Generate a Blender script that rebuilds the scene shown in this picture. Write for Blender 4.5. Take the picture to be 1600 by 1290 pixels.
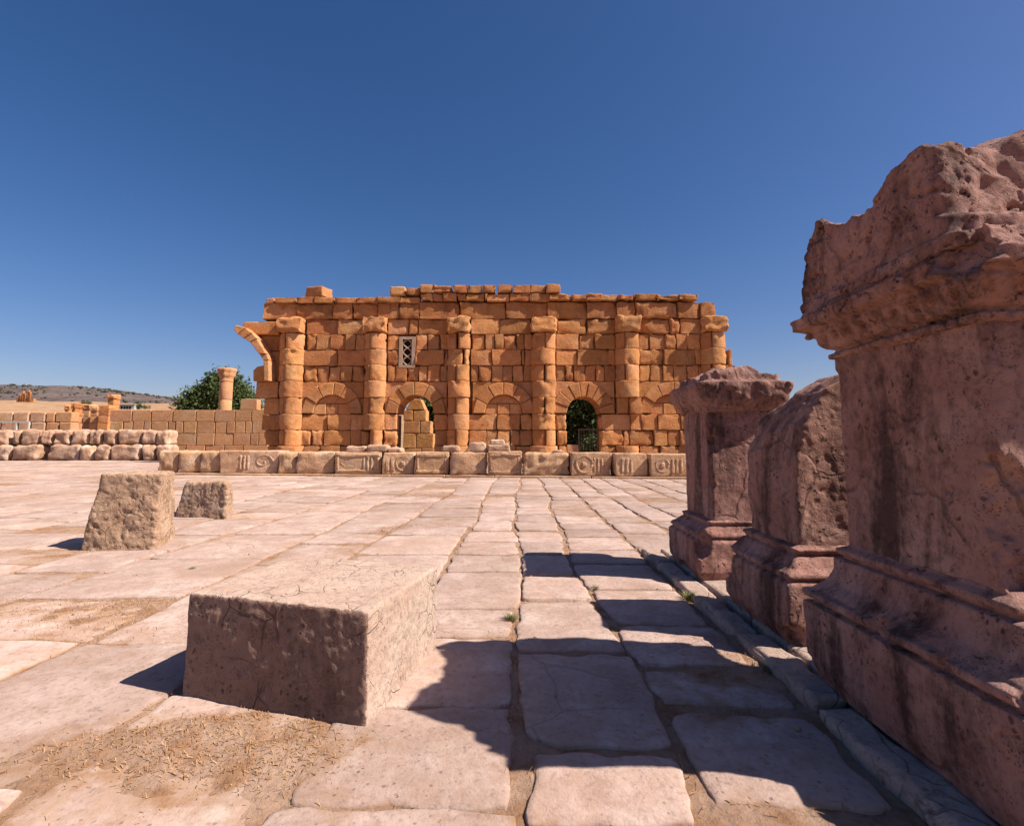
import bpy, math, random
import numpy as np
from mathutils import Vector
R = math.radians
scene = bpy.context.scene
for o in list(bpy.data.objects): bpy.data.objects.remove(o, do_unlink=True)
# ------------------------------------------------------------------ camera
FPX, CX, CY, CAMH = 830.0, 800.0, 600.0, 1.0
PITCH, YAW = math.atan(90/830), R(.96)
cam_d = bpy.data.cameras.new('camera'); cam = bpy.data.objects.new('camera', cam_d)
scene.collection.objects.link(cam); scene.camera = cam
cam.location = (0, 0, CAMH); cam.rotation_euler = (math.pi/2+PITCH, 0, YAW)
cam_d.sensor_width = 36; cam_d.lens = 36*FPX/1600; cam_d.shift_y = -45/1600
cam_d.clip_start = .05; cam_d.clip_end = 20000
# ------------------------------------------------------------------ sky and sun
SUN = Vector((-.88, .25, -1.0))                     # the way the light travels
world = bpy.data.worlds.new('World'); scene.world = world; world.use_nodes = True
wn = world.node_tree; bg = wn.nodes['Background']
sky = wn.nodes.new('ShaderNodeTexSky'); sky.sky_type = 'NISHITA'; sky.sun_disc = False
sky.sun_elevation = math.atan2(1, math.hypot(.88, .25)); sky.sun_rotation = math.atan2(.88, -.25)
sky.altitude = 600; sky.air_density = 1.0; sky.dust_density = 1.6; sky.ozone_density = 2.5
hsv = wn.nodes.new('ShaderNodeHueSaturation'); hsv.inputs['Saturation'].default_value = 1.30; wn.links.new(sky.outputs[0], hsv.inputs['Color'])
tnt = wn.nodes.new('ShaderNodeMix'); tnt.data_type = 'RGBA'; tnt.blend_type = 'MULTIPLY'; tnt.inputs[0].default_value = 1; tnt.inputs[7].default_value = (1.05, .865, .95, 1)
wn.links.new(hsv.outputs[0], tnt.inputs[6]); wn.links.new(tnt.outputs[2], bg.inputs[0]); bg.inputs[1].default_value = .057
sl = bpy.data.lights.new('sun', 'SUN'); sun = bpy.data.objects.new('sun', sl); scene.collection.objects.link(sun)
sl.energy = 5.0; sl.angle = R(.53); sl.color = (1, .90, .79)
sun.rotation_euler = SUN.to_track_quat('-Z', 'Y').to_euler(); sun.location = (10, -3, 12)
vs = scene.view_settings; vs.view_transform = 'Standard'; vs.look = 'None'; vs.exposure = .96; vs.gamma = 1; vs.use_curve_mapping = False
# ------------------------------------------------------------------ photo pixel -> place
_F = np.array([-math.sin(YAW), math.cos(YAW), 0]); _R = np.array([math.cos(YAW), math.sin(YAW), 0])
_W = math.cos(PITCH)*_F + math.sin(PITCH)*np.array([0, 0, 1.]); _U = -math.sin(PITCH)*_F + math.cos(PITCH)*np.array([0, 0, 1.])
CAM = np.array([0, 0, CAMH])
def ray(x, y): return _W*FPX + _R*(x-CX) + _U*(CY-y)
def gnd(x, y, z=0.):
    d = ray(x, y); return CAM + d*((z-CAMH)/d[2])
def at_y(x, y, Y):
    d = ray(x, y); return CAM + d*(Y/d[1])
def project(p):
    d = np.asarray(p, float)-CAM; w = d@_W
    return np.stack([CX+FPX*(d@_R)/w, CY-FPX*(d@_U)/w], -1), w
# ------------------------------------------------------------------ noise
_rs = np.random.RandomState(7); _P = _rs.permutation(256).astype(np.int32); _P = np.concatenate([_P, _P, _P])
_G = _rs.normal(size=(256, 3)); _G /= np.linalg.norm(_G, axis=1)[:, None]
def perlin(p):
    p = np.asarray(p, float); i = np.floor(p).astype(np.int64); f = p-i; i &= 255
    u = f*f*f*(f*(f*6-15)+10); out = 0.
    for dx in (0, 1):
        for dy in (0, 1):
            for dz in (0, 1):
                h = _P[_P[_P[i[..., 0]+dx]+i[..., 1]+dy]+i[..., 2]+dz]
                g = _G[h & 255]
                v = g[..., 0]*(f[..., 0]-dx)+g[..., 1]*(f[..., 1]-dy)+g[..., 2]*(f[..., 2]-dz)
                w = (u[..., 0] if dx else 1-u[..., 0])*(u[..., 1] if dy else 1-u[..., 1])*(u[..., 2] if dz else 1-u[..., 2])
                out = out+v*w
    return out*1.5
def fbm(p, sc=1., oc=4, gain=.5):
    p = np.asarray(p, float)*sc; a = 1.; s = 0.
    for k in range(oc): s = s+a*perlin(p+k*17.3); p = p*2.03; a *= gain
    return s
# ------------------------------------------------------------------ objects
def link(o): scene.collection.objects.link(o); return o
def mesh(name, v, f, mat=None, smooth=True):
    me = bpy.data.meshes.new(name)
    me.from_pydata(np.asarray(v).tolist(), [], f.tolist() if hasattr(f, 'tolist') else f)
    if smooth: me.polygons.foreach_set('use_smooth', np.ones(len(me.polygons), bool))
    if mat: me.materials.append(mat)
    me.update(); return me
def obj(name, me, parent=None, loc=(0, 0, 0), rot=(0, 0, 0)):
    o = link(bpy.data.objects.new(name, me)); o.parent = parent; o.location = loc; o.rotation_euler = rot; return o
def tag(o, label=None, cat=None, group=None, kind=None):
    if label: o['label'] = label
    if cat: o['category'] = cat
    if group: o['group'] = group
    if kind: o['kind'] = kind
    return o
def empty(name, loc, rz=0.):
    o = link(bpy.data.objects.new(name, None)); o.location = loc; o.rotation_euler = (0, 0, rz); o.empty_display_size = .2; return o
class MB:
    def __init__(s): s.v = []; s.f = []
    def add(s, v, f):
        b = len(s.v); s.v += [tuple(q) for q in v]; s.f += [tuple(i+b for i in q) for q in f]; return s
    def box(s, x0, x1, y0, y1, z0, z1):
        return s.add([(x0,y0,z0),(x1,y0,z0),(x1,y1,z0),(x0,y1,z0),(x0,y0,z1),(x1,y0,z1),(x1,y1,z1),(x0,y1,z1)],
                     [(3,2,1,0),(4,5,6,7),(0,1,5,4),(1,2,6,5),(2,3,7,6),(3,0,4,7)])
    def tube(s, pts, rad, n=8):
        pts = [Vector(p) for p in pts]; b = len(s.v)
        for i, p in enumerate(pts):
            t = (pts[min(i+1, len(pts)-1)]-pts[max(i-1, 0)]).normalized()
            a = t.cross(Vector((.31, .95, .05))).normalized(); c = t.cross(a)
            for k in range(n):
                q = 2*math.pi*k/n; s.v.append(tuple(p+rad[i]*(math.cos(q)*a+math.sin(q)*c)))
        for i in range(len(pts)-1):
            for k in range(n):
                s.f.append((b+i*n+k, b+i*n+(k+1) % n, b+(i+1)*n+(k+1) % n, b+(i+1)*n+k))
        s.f.append(tuple(b+k for k in range(n))[::-1]); s.f.append(tuple(b+(len(pts)-1)*n+k for k in range(n))); return s
    def mesh(s, name, mat, smooth=False): return mesh(name, s.v, s.f, mat, smooth)
# rounded, roughened box, centred on the origin
def cuts(n, h, r):
    e = min(r, h*.6)
    return np.unique(np.concatenate([[-h, -h+e*.4, -h+e, -h+e*1.35], np.linspace(-h+e*1.35, h-e*1.35, max(2, n)), [h-e*1.35, h-e, h-e*.4, h]]))
def stone_box(hx, hy, hz, r, res, amp, seed, nsc=3., pil=0., shear=(0, 0), taper=0., oc=3, chip=1.3):
    xs, ys, zs = cuts(res[0], hx, r), cuts(res[1], hy, r), cuts(res[2], hz, r)
    ar = (xs, ys, zs); nx, ny, nz = len(xs), len(ys), len(zs); idx = {}; V = []; F = []
    def vid(i, j, k):
        q = (i, j, k)
        if q not in idx: idx[q] = len(V); V.append((xs[i], ys[j], zs[k]))
        return idx[q]
    for k, flip in ((0, 1), (nz-1, 0)):
        for i in range(nx-1):
            for j in range(ny-1):
                q = (vid(i, j, k), vid(i+1, j, k), vid(i+1, j+1, k), vid(i, j+1, k)); F.append(q[::-1] if flip else q)
    for j, flip in ((0, 0), (ny-1, 1)):
        for i in range(nx-1):
            for k in range(nz-1):
                q = (vid(i, j, k), vid(i+1, j, k), vid(i+1, j, k+1), vid(i, j, k+1)); F.append(q[::-1] if flip else q)
    for i, flip in ((0, 1), (nx-1, 0)):
        for j in range(ny-1):
            for k in range(nz-1):
                q = (vid(i, j, k), vid(i, j+1, k), vid(i, j+1, k+1), vid(i, j, k+1)); F.append(q[::-1] if flip else q)
    V = np.array(V); h = np.array([hx, hy, hz]); q = np.clip(V, -(h-r), h-r); n = V-q
    ln = np.linalg.norm(n, axis=1); ln[ln < 1e-9] = 1; n = n/ln[:, None]
    P = q+n*r
    off = np.array([seed*3.71 % 97, seed*7.13 % 89, seed*1.37 % 83])
    d = amp*fbm(P+off, nsc, oc)
    c = np.abs(V)/h; edge = np.sort(c, axis=1)[:, 1]           # second largest: near an edge
    d -= amp*chip*np.clip((edge-.72)/.28, 0, 1)*np.clip(fbm(P+off+31, nsc*.9, 2)+.12, 0, 1)
    if pil: d += pil*(1-np.max(np.abs(V[:, [0, 2]])/h[[0, 2]], axis=1)**2)
    P = P+n*d[:, None]
    t = P[:, 2]/hz; P[:, 0] = P[:, 0]*(1-taper*t)+shear[0]*t; P[:, 1] += shear[1]*t
    return P, F
def prism(poly, y0, y1, bev=.03):
    p = np.asarray(poly, float); n = len(p); c = p.mean(0); a = np.roll(p, 1, 0); b = np.roll(p, -1, 0)
    t = b-a; t /= np.maximum(np.linalg.norm(t, axis=1), 1e-9)[:, None]; nrm = np.stack([t[:, 1], -t[:, 0]], 1)
    if 0.5*np.sum(p[:, 0]*b[:, 1]-b[:, 0]*p[:, 1]) < 0: p = p[::-1]; nrm = -nrm[::-1]; 
    q = p-nrm*bev
    V = [(x, y0, z) for x, z in q]+[(x, y0+bev, z) for x, z in p]+[(x, y1, z) for x, z in p]
    F = [tuple(range(n))]+[tuple(range(2*n, 3*n))[::-1]]
    for i in range(n):
        j = (i+1) % n; F += [(i, n+i, n+j, j), (n+i, 2*n+i, 2*n+j, n+j)]
    return V, F
# surface nets over a distance field
def nets(fn, lo, hi, h):
    ax = [np.arange(lo[k], hi[k]+h, h) for k in range(3)]
    G = np.stack(np.meshgrid(*ax, indexing='ij'), -1); D = fn(G); S = D < 0
    sx, sy, sz = D.shape
    c = np.zeros((sx-1, sy-1, sz-1), np.int8)
    for a in (0, 1):
        for b in (0, 1):
            for e in (0, 1): c += S[a:sx-1+a, b:sy-1+b, e:sz-1+e]
    act = (c > 0) & (c < 8); I = np.argwhere(act); ids = -np.ones(act.shape, np.int64); ids[act] = np.arange(len(I))
    acc = np.zeros((len(I), 3)); cnt = np.zeros(len(I)); cor = [np.array(q) for q in np.ndindex(2, 2, 2)]
    for a in cor:
        for k in range(3):
            if a[k]: continue
            b = a.copy(); b[k] = 1
            da = D[tuple((I+a).T)]; db = D[tuple((I+b).T)]; m = (da < 0) != (db < 0)
            t = np.where(m, da/np.where(m, da-db, 1), 0)
            pt = I+a+t[:, None]*(b-a); acc[m] += pt[m]; cnt[m] += 1
    V = acc/cnt[:, None]*h+np.array(lo); F = []
    for k in range(3):
        s = [slice(None)]*3; s2 = [slice(None)]*3; s[k] = slice(0, -1); s2[k] = slice(1, None)
        m = S[tuple(s)] != S[tuple(s2)]; E = np.argwhere(m); pos = S[tuple(s)][m]
        u, w = (k+1) % 3, (k+2) % 3
        ok = (E[:, u] > 0) & (E[:, w] > 0) & (E[:, u] < D.shape[u]-1) & (E[:, w] < D.shape[w]-1); E = E[ok]; pos = pos[ok]
        def cell(du, dw):
            q = E.copy(); q[:, u] -= du; q[:, w] -= dw; return ids[tuple(q.T)]
        q = np.stack([cell(1, 1), cell(0, 1), cell(0, 0), cell(1, 0)], 1); q[~pos] = q[~pos][:, ::-1]; F.append(q)
    return V, np.concatenate(F)
# ------------------------------------------------------------------ materials
def nodes(name):
    m = bpy.data.materials.new(name); m.use_nodes = True; t = m.node_tree; b = t.nodes['Principled BSDF']
    b.inputs['Roughness'].default_value = .9; b.inputs['Specular IOR Level'].default_value = .15; b.inputs['Diffuse Roughness'].default_value = .35; return m, t, b
class NT:
    def __init__(s, t): s.t = t
    def n(s, ty, **kw):
        n = s.t.nodes.new(ty)
        for k, v in kw.items():
            if k.startswith('i_'):
                key = k[2:]; key = int(key) if key.isdigit() else key.replace('_', ' ')
                if isinstance(v, bpy.types.NodeSocket): s.t.links.new(v, n.inputs[key])
                else: n.inputs[key].default_value = v
            else: setattr(n, k, v)
        return n
    def noise(s, vec, sc, det=6, rough=.6, dist=0.): return s.n('ShaderNodeTexNoise', i_Vector=vec, i_Scale=sc, i_Detail=det, i_Roughness=rough, i_Distortion=dist).outputs[0]
    def ramp(s, fac, stops):
        r = s.n('ShaderNodeValToRGB'); s.t.links.new(fac, r.inputs[0]); e = r.color_ramp.elements
        while len(e) < len(stops): e.new(.5)
        for q, (p, c) in zip(e, stops): q.position = p; q.color = (*c, 1) if len(c) == 3 else c
        return r.outputs[0]
    def step(s, fac, a, b): return s.ramp(fac, [(a, (0, 0, 0)), (b, (1, 1, 1))] if a < b else [(b, (1, 1, 1)), (a, (0, 0, 0))])
    def mix(s, fac, a, b, mode='MIX'):
        m = s.n('ShaderNodeMix', data_type='RGBA', blend_type=mode)
        for k, v in ((0, fac), (6, a), (7, b)):
            if isinstance(v, bpy.types.NodeSocket): s.t.links.new(v, m.inputs[k])
            else: m.inputs[k].default_value = (*v, 1) if isinstance(v, tuple) else v
        return m.outputs[2]
    def math(s, op, a, b=0.): return s.n('ShaderNodeMath', operation=op, i_0=a, i_1=b).outputs[0]
    def bump(s, hgt, st, dist, nrm=None):
        b = s.n('ShaderNodeBump', i_Height=hgt, i_Strength=st, i_Distance=dist)
        if nrm: s.t.links.new(nrm, b.inputs['Normal'])
        return b.outputs[0]
KA = .64
def K(*c): return tuple(q*KA for q in c)
def stone(name, ca, cb, cc, stain=(.05, .035, .03), st=(.56, .70, .75), sc=1., var=.12, bump=.6, pits=1., streak=False, huev=.02, crack=0., csc=5.):
    """ca/cb mottled body, cc pale patches, stain = weathering colour (ramp from, to, strength)"""
    ca, cb, cc, stain = (tuple(q*KA for q in c) for c in (ca, cb, cc, stain))
    m, t, b = nodes(name); g = NT(t)
    co = g.n('ShaderNodeTexCoord').outputs['Object']; rnd = g.n('ShaderNodeObjectInfo').outputs['Random']
    off = g.n('ShaderNodeCombineXYZ', i_0=g.math('MULTIPLY', rnd, 43.), i_1=g.math('MULTIPLY', rnd, 91.), i_2=g.math('MULTIPLY', rnd, 17.)).outputs[0]
    v = g.n('ShaderNodeVectorMath', operation='ADD', i_0=co, i_1=off).outputs[0]
    n1 = g.noise(v, 3.2*sc, 8, .62); n2 = g.noise(v, 1.1*sc, 5, .6, .4); n3 = g.noise(v, 22*sc, 6, .7)
    col = g.mix(g.step(n1, .36, .66), ca, cb)
    col = g.mix(g.math('MULTIPLY', g.step(n2, .50, .68), .7), col, cc)
    col = g.mix(.70, col, g.ramp(n3, [(.28, (.36, .31, .29)), (.47, (.95, .94, .93)), (.75, (1.22, 1.17, 1.10))]), 'MULTIPLY')
    sv = v
    if streak: sv = g.n('ShaderNodeMapping', i_Vector=v, i_Scale=(1.6, 1.6, .30)).outputs[0]
    s1 = g.noise(sv, 1.9*sc, 9, .68, .3); s2 = g.noise(v, 13*sc, 6, .7)
    sm = g.math('ADD', g.math('MULTIPLY', s1, .74), g.math('MULTIPLY', s2, .26))
    col = g.mix(g.math('MULTIPLY', g.step(sm, st[0], st[1]), st[2]), col, stain)
    vo = g.n('ShaderNodeTexVoronoi', feature='F1', i_Vector=g.mix(.08, v, g.n('ShaderNodeTexNoise', i_Vector=v, i_Scale=9.*sc).outputs[1]), i_Scale=24.*sc).outputs[0]
    pm = g.math('MULTIPLY', g.step(vo, .30, .12), g.step(g.noise(v, 5*sc, 3), .47, .58))
    col = g.mix(g.math('MULTIPLY', pm, .6*pits), col, stain)
    vo2 = g.n('ShaderNodeTexVoronoi', feature='F1', i_Vector=v, i_Scale=70.*sc).outputs[0]
    pm2 = g.math('MULTIPLY', g.step(vo2, .36, .16), g.step(g.noise(v, 8*sc, 4), .48, .60)); col = g.mix(g.math('MULTIPLY', pm2, .45*pits), col, stain)
    pm = g.math('ADD', pm, g.math('MULTIPLY', pm2, .5))
    ck = None
    if crack:
        wv = g.mix(.10, v, g.n('ShaderNodeTexNoise', i_Vector=v, i_Scale=7.).outputs[1])
        e = g.n('ShaderNodeTexVoronoi', feature='DISTANCE_TO_EDGE', i_Vector=wv, i_Scale=csc).outputs[0]
        ck = g.math('MULTIPLY', g.step(e, .030, .004), g.step(g.noise(v, 2.2, 4), .47, .60)); col = g.mix(g.math('MULTIPLY', ck, crack), col, stain)
    hs = g.n('ShaderNodeHueSaturation', i_Color=col)
    t.links.new(g.math('ADD', g.math('MULTIPLY', rnd, 2*var), 1-var), hs.inputs['Value'])
    r2 = g.math('FRACT', g.math('MULTIPLY', rnd, 7.77))
    t.links.new(g.math('ADD', g.math('MULTIPLY', r2, 2*huev), .5-huev), hs.inputs['Hue'])
    t.links.new(hs.outputs[0], b.inputs['Base Color'])
    hb = g.math('ADD', g.math('MULTIPLY', n1, .6), g.math('MULTIPLY', g.noise(v, 11*sc, 10, .72), .6))
    n = g.bump(hb, bump, .05/sc)
    n = g.bump(g.math('SUBTRACT', g.math('MULTIPLY', g.noise(v, 60*sc, 5, .7), .5), g.math('MULTIPLY', pm, 1.2*pits)), bump*.7, .012/sc, n)
    if ck: n = g.bump(g.math('MULTIPLY', ck, -1.), .8, .012, n)
    t.links.new(n, b.inputs['Normal']); return m
def plain(name, col, rough=.8, metal=0., nz=0.):
    m, t, b = nodes(name); b.inputs['Roughness'].default_value = rough; b.inputs['Metallic'].default_value = metal
    g = NT(t); co = g.n('ShaderNodeTexCoord').outputs['Object']
    col = K(*col); c2 = tuple(x*.72 for x in col); t.links.new(g.mix(g.noise(co, 6., 6), col, c2), b.inputs['Base Color']); return m
def leafmat(name, ca, cb, sc=2.5):
    m, t, b = nodes(name); g = NT(t); co = g.n('ShaderNodeTexCoord').outputs['Object']
    t.links.new(g.mix(g.step(g.noise(co, sc, 4), .35, .65), ca, cb), b.inputs['Base Color'])
    b.inputs['Roughness'].default_value = .65; b.inputs['Transmission Weight'].default_value = 0; return m
M = {}
M['ped'] = stone('pink_limestone', (.50, .255, .205), (.63, .355, .29), (.74, .48, .40), (.065, .036, .032), (.475, .60, .82), 1.5, .04, 1.0, 1.2, True, .004, .35, 3.)
M['low'] = stone('cream_limestone', (.60, .425, .335), (.68, .51, .41), (.74, .60, .50), (.20, .11, .08), (.56, .74, .5), 1.6, .02, .7, .9, False, .002, .14, 9.)
M['cube'] = stone('tan_limestone', (.60, .38, .25), (.72, .49, .34), (.80, .61, .47), (.12, .07, .05), (.53, .66, .75), 1.7, .04, 1.2, 1., False, .004, .2, 6.)
M['row'] = stone('weathered_block_stone', (.72, .42, .235), (.84, .54, .335), (.92, .69, .51), (.15, .085, .06), (.53, .68, .72), 1.3, .10, 1.1, .9, False, .004)
M['wall'] = stone('orange_limestone', (.72, .305, .108), (.83, .38, .148), (.92, .51, .26), (.19, .075, .038), (.535, .71, .7), .8, .19, .9, .8, False, .005)
M['drum'] = stone('pale_orange_limestone', (.78, .35, .132), (.88, .425, .175), (.94, .55, .29), (.22, .11, .065), (.54, .70, .65), .8, .12, .9, .9, False, .005)
M['frieze'] = stone('brown_orange_limestone', (.62, .255, .092), (.74, .33, .128), (.82, .43, .21), (.16, .07, .04), (.51, .68, .7), .8, .13, .9, .7, True, .005)
M['core'] = stone('mortar_and_jamb_shade', (.20, .10, .05), (.28, .14, .075), (.32, .18, .10), sc=.8, var=0)  # mortar between blocks; the dark tone also stands in for doorway jamb shade
M['restored'] = stone('restored_ashlar', (.74, .385, .185), (.82, .455, .235), (.88, .56, .34), (.30, .16, .09), (.58, .76, .45), .7, .10, .5, .4, False, .006)
M['lroww'] = stone('bleached_boulder_stone', (.68, .40, .25), (.82, .55, .39), (.95, .79, .64), (.14, .085, .06), (.50, .65, .8), 1., .13, 1.1, .8, False, .004)
M['kerb'] = stone('kerb_limestone', (.58, .42, .34), (.68, .52, .43), (.76, .62, .54), (.20, .12, .085), (.53, .70, .65), 1.5, .08, .8, .9, False, .004, .3, 5.)
M['marble'] = stone('weathered_marble', (.58, .38, .26), (.68, .48, .35), (.76, .58, .46), (.3, .17, .11), (.52, .72, .6), 2., .02, .3, .4)
M['trunk'] = plain('bark', (.10, .07, .05)); M['leaf'] = leafmat('olive_leaves', (.045, .07, .022), (.09, .115, .035))
M['leafd'] = leafmat('dark_and_shaded_leaves', (.03, .048, .016), (.062, .085, .028)); M['weed'] = leafmat('weed_leaves', (.12, .14, .045), (.22, .20, .08), 20.)  # darker leaf set also carries the painted shade of the doorway tree
M['iron'] = plain('painted_iron', (.32, .22, .16), .6, .3); M['white'] = plain('white_paint', (.78, .76, .72), .5)
M['dark'] = plain('opening_shade_paint', (.03, .025, .02)); M['house'] = plain('white_render', (.78, .74, .68))  # near-black colour stands in for the shade inside openings
M['wood'] = plain('old_timber', (.30, .17, .11))
# pavement: tint per slab from an attribute
def paving():
    m, t, b = nodes('paving_limestone'); g = NT(t)
    co = g.n('ShaderNodeTexCoord').outputs['Object']; at = g.n('ShaderNodeAttribute', attribute_name='tint')
    sep = g.n('ShaderNodeSeparateColor', i_Color=at.outputs['Color'])
    off = g.n('ShaderNodeCombineXYZ', i_0=g.math('MULTIPLY', sep.outputs[0], 40.), i_2=g.math('MULTIPLY', sep.outputs[1], 40.)).outputs[0]
    v = g.n('ShaderNodeVectorMath', operation='ADD', i_0=co, i_1=off).outputs[0]
    n1 = g.noise(v, 2.2, 9, .62, .3); n2 = g.noise(v, 7., 8, .7); n3 = g.noise(v, 38., 6, .7)
    col = g.mix(g.step(n1, .36, .64), K(.54, .385, .325), K(.71, .535, .47))
    col = g.mix(g.math('MULTIPLY', g.step(n2, .48, .66), .65), col, K(.45, .30, .23))
    col = g.mix(g.math('MULTIPLY', g.step(g.noise(v, 3.3, 6, .6), .54, .70), .7), col, K(.78, .65, .57))
    col = g.mix(.7, col, g.ramp(n3, [(.28, (.40, .34, .31)), (.47, (.95, .94, .93)), (.8, (1.14, 1.11, 1.07))]), 'MULTIPLY')
    wv = g.mix(.10, v, g.n('ShaderNodeTexNoise', i_Vector=v, i_Scale=4.).outputs[1])
    ed = g.n('ShaderNodeTexVoronoi', feature='DISTANCE_TO_EDGE', i_Vector=wv, i_Scale=2.1).outputs[0]
    ck = g.math('MULTIPLY', g.step(ed, .016, .003), g.step(g.noise(v, 1.1, 3), .52, .60)); col = g.mix(g.math('MULTIPLY', ck, .38), col, K(.26, .15, .10))
    wo = co                                                          # soil trodden over the slabs, in place coordinates
    d = g.math('ADD', g.math('MULTIPLY', g.noise(wo, .75, 8, .66, .6), .60), g.math('MULTIPLY', g.noise(wo, 6., 8, .72), .40))
    col = g.mix(g.math('MULTIPLY', g.step(d, .475, .585), .62), col, K(.47, .31, .22))
    du = g.n('ShaderNodeAttribute', attribute_name='dust').outputs['Fac']
    du = g.math('ADD', du, g.math('MULTIPLY', g.math('SUBTRACT', g.noise(co, 14., 7, .7), .5), 1.9))
    col = g.mix(g.math('MULTIPLY', g.step(du, .30, .78), .92), col, g.mix(g.step(g.noise(co, 6., 6), .46, .64), K(.50, .335, .24), K(.38, .205, .105)))
    vo = g.n('ShaderNodeTexVoronoi', i_Vector=v, i_Scale=26.).outputs[0]
    pm = g.math('MULTIPLY', g.step(vo, .20, .08), g.step(g.noise(v, 1.7, 4), .48, .58))
    col = g.mix(g.math('MULTIPLY', pm, .6), col, K(.20, .11, .08))
    hs = g.n('ShaderNodeHueSaturation', i_Color=col, i_Value=g.math('ADD', g.math('MULTIPLY', sep.outputs[2], .26), .85))
    t.links.new(hs.outputs[0], b.inputs['Base Color'])
    n = g.bump(g.math('ADD', g.math('MULTIPLY', g.noise(v, 4., 10, .65), .8), g.math('MULTIPLY', n3, .12)), .55, .05)
    n = g.bump(g.math('SUBTRACT', g.noise(v, 85., 4, .7), g.math('ADD', g.math('MULTIPLY', pm, 1.5), g.math('MULTIPLY', ck, 1.5))), .35, .008, n)
    t.links.new(n, b.inputs['Normal']); return m
M['pave'] = paving()
def soil():
    m, t, b = nodes('dry_soil'); g = NT(t); co = g.n('ShaderNodeTexCoord').outputs['Object']
    n1 = g.noise(co, 1.4, 8, .65); n2 = g.noise(co, 30., 8, .75); n3 = g.noise(co, 6., 6, .65)
    col = g.mix(g.step(n1, .38, .62), K(.44, .27, .175), K(.54, .37, .27))
    col = g.mix(g.math('MULTIPLY', g.step(n3, .46, .64), .8), col, K(.36, .18, .085))
    col = g.mix(.6, col, g.ramp(n2, [(.3, (.45, .38, .33)), (.5, (1, 1, 1)), (.72, (1.25, 1.18, 1.1))]), 'MULTIPLY')
    t.links.new(col, b.inputs['Base Color'])
    n = g.bump(n2, .8, .02, g.bump(n3, .5, .06)); t.links.new(n, b.inputs['Normal']); return m
M['soil'] = soil()
def hillmat(name, ca, cb, cc, sc):
    m, t, b = nodes(name); g = NT(t); co = g.n('ShaderNodeTexCoord').outputs['Object']
    col = g.mix(g.step(g.noise(co, sc, 8, .65), .4, .6), ca, cb)
    col = g.mix(g.step(g.noise(co, sc*5, 8, .75), .50, .60), col, cc); t.links.new(col, b.inputs['Base Color']); return m
M['hill'] = hillmat('scrub_hill', K(.13, .10, .098), K(.21, .15, .135), K(.075, .072, .062), .011)  # purple distance haze mixed into the hill's own brown
M['slope'] = hillmat('ochre_slope', K(.46, .27, .145), K(.38, .22, .12), K(.54, .37, .235), .05)
# ------------------------------------------------------------------ ground
PATCH = [((190, 935), .75, .40, .038), ((90, 985), .7, .25, .026), ((640, 826), .6, .35, .065), ((690, 775), 1.1, .6, .05), ((330, 1165), .42, .16, .034), ((470, 1125), .45, .12, .034),
         ((1120, 1010), .25, .3, .03), ((800, 985), .10, .30, .03), ((800, 1060), .16, .3, .03), ((1130, 1090), .25, .3, .024), ((1010, 905), .3, .2, .02), ((40, 1150), .5, .15, .012), ((560, 1010), .3, .6, .012),
         ((200, 865), .8, .2, .02), ((450, 1190), .5, .12, .034), ((735, 1100), .18, .25, .016)]
PG = [(gnd(*p)[:2], a, b, h) for p, a, b, h in PATCH]
def soil_h(x, y):
    p = np.stack([x, y, np.zeros_like(x)], -1)
    h = -.0170+.013*fbm(p, .9, 3)+.008*fbm(p+5, 6., 3)+.003*fbm(p+9, 30., 2)
    m = .75+.6*fbm(p+3, 4., 2)
    for (c, a, b, k) in PG: h = h+.34*k*np.exp(-((x-c[0])/a)**2-((y-c[1])/b)**2)*m
    far = np.clip((np.hypot(x, y)-9)/6, 0, 1)
    return h*(1-far)+far*np.minimum(h, -.004)*.8
def growth(a, s, g, end):
    out = [a]
    while out[-1] < end: s *= g; out.append(out[-1]+s)
    return out
xs = np.array([-q for q in growth(4.2, .03, 1.07, 6000)][::-1]+list(np.arange(-4.17, 1.6, .028))+growth(1.6, .03, 1.09, 6000))
ys = np.array([-q for q in growth(-.9, .06, 1.2, 3000)][::-1]+list(np.arange(.96, 5.6, .028))+growth(5.6, .03, 1.06, 7000))
gx, gy = np.meshgrid(xs, ys, indexing='ij'); gz = soil_h(gx, gy)
n0, n1 = gx.shape; ii = np.arange(n0*n1).reshape(n0, n1)
gf = np.stack([ii[:-1, :-1], ii[1:, :-1], ii[1:, 1:], ii[:-1, 1:]], -1).reshape(-1, 4)
tag(obj('ground', mesh('ground', np.stack([gx, gy, gz], -1).reshape(-1, 3), gf, M['soil'])), 'dry orange soil under and around the stone paving', kind='structure')
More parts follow.
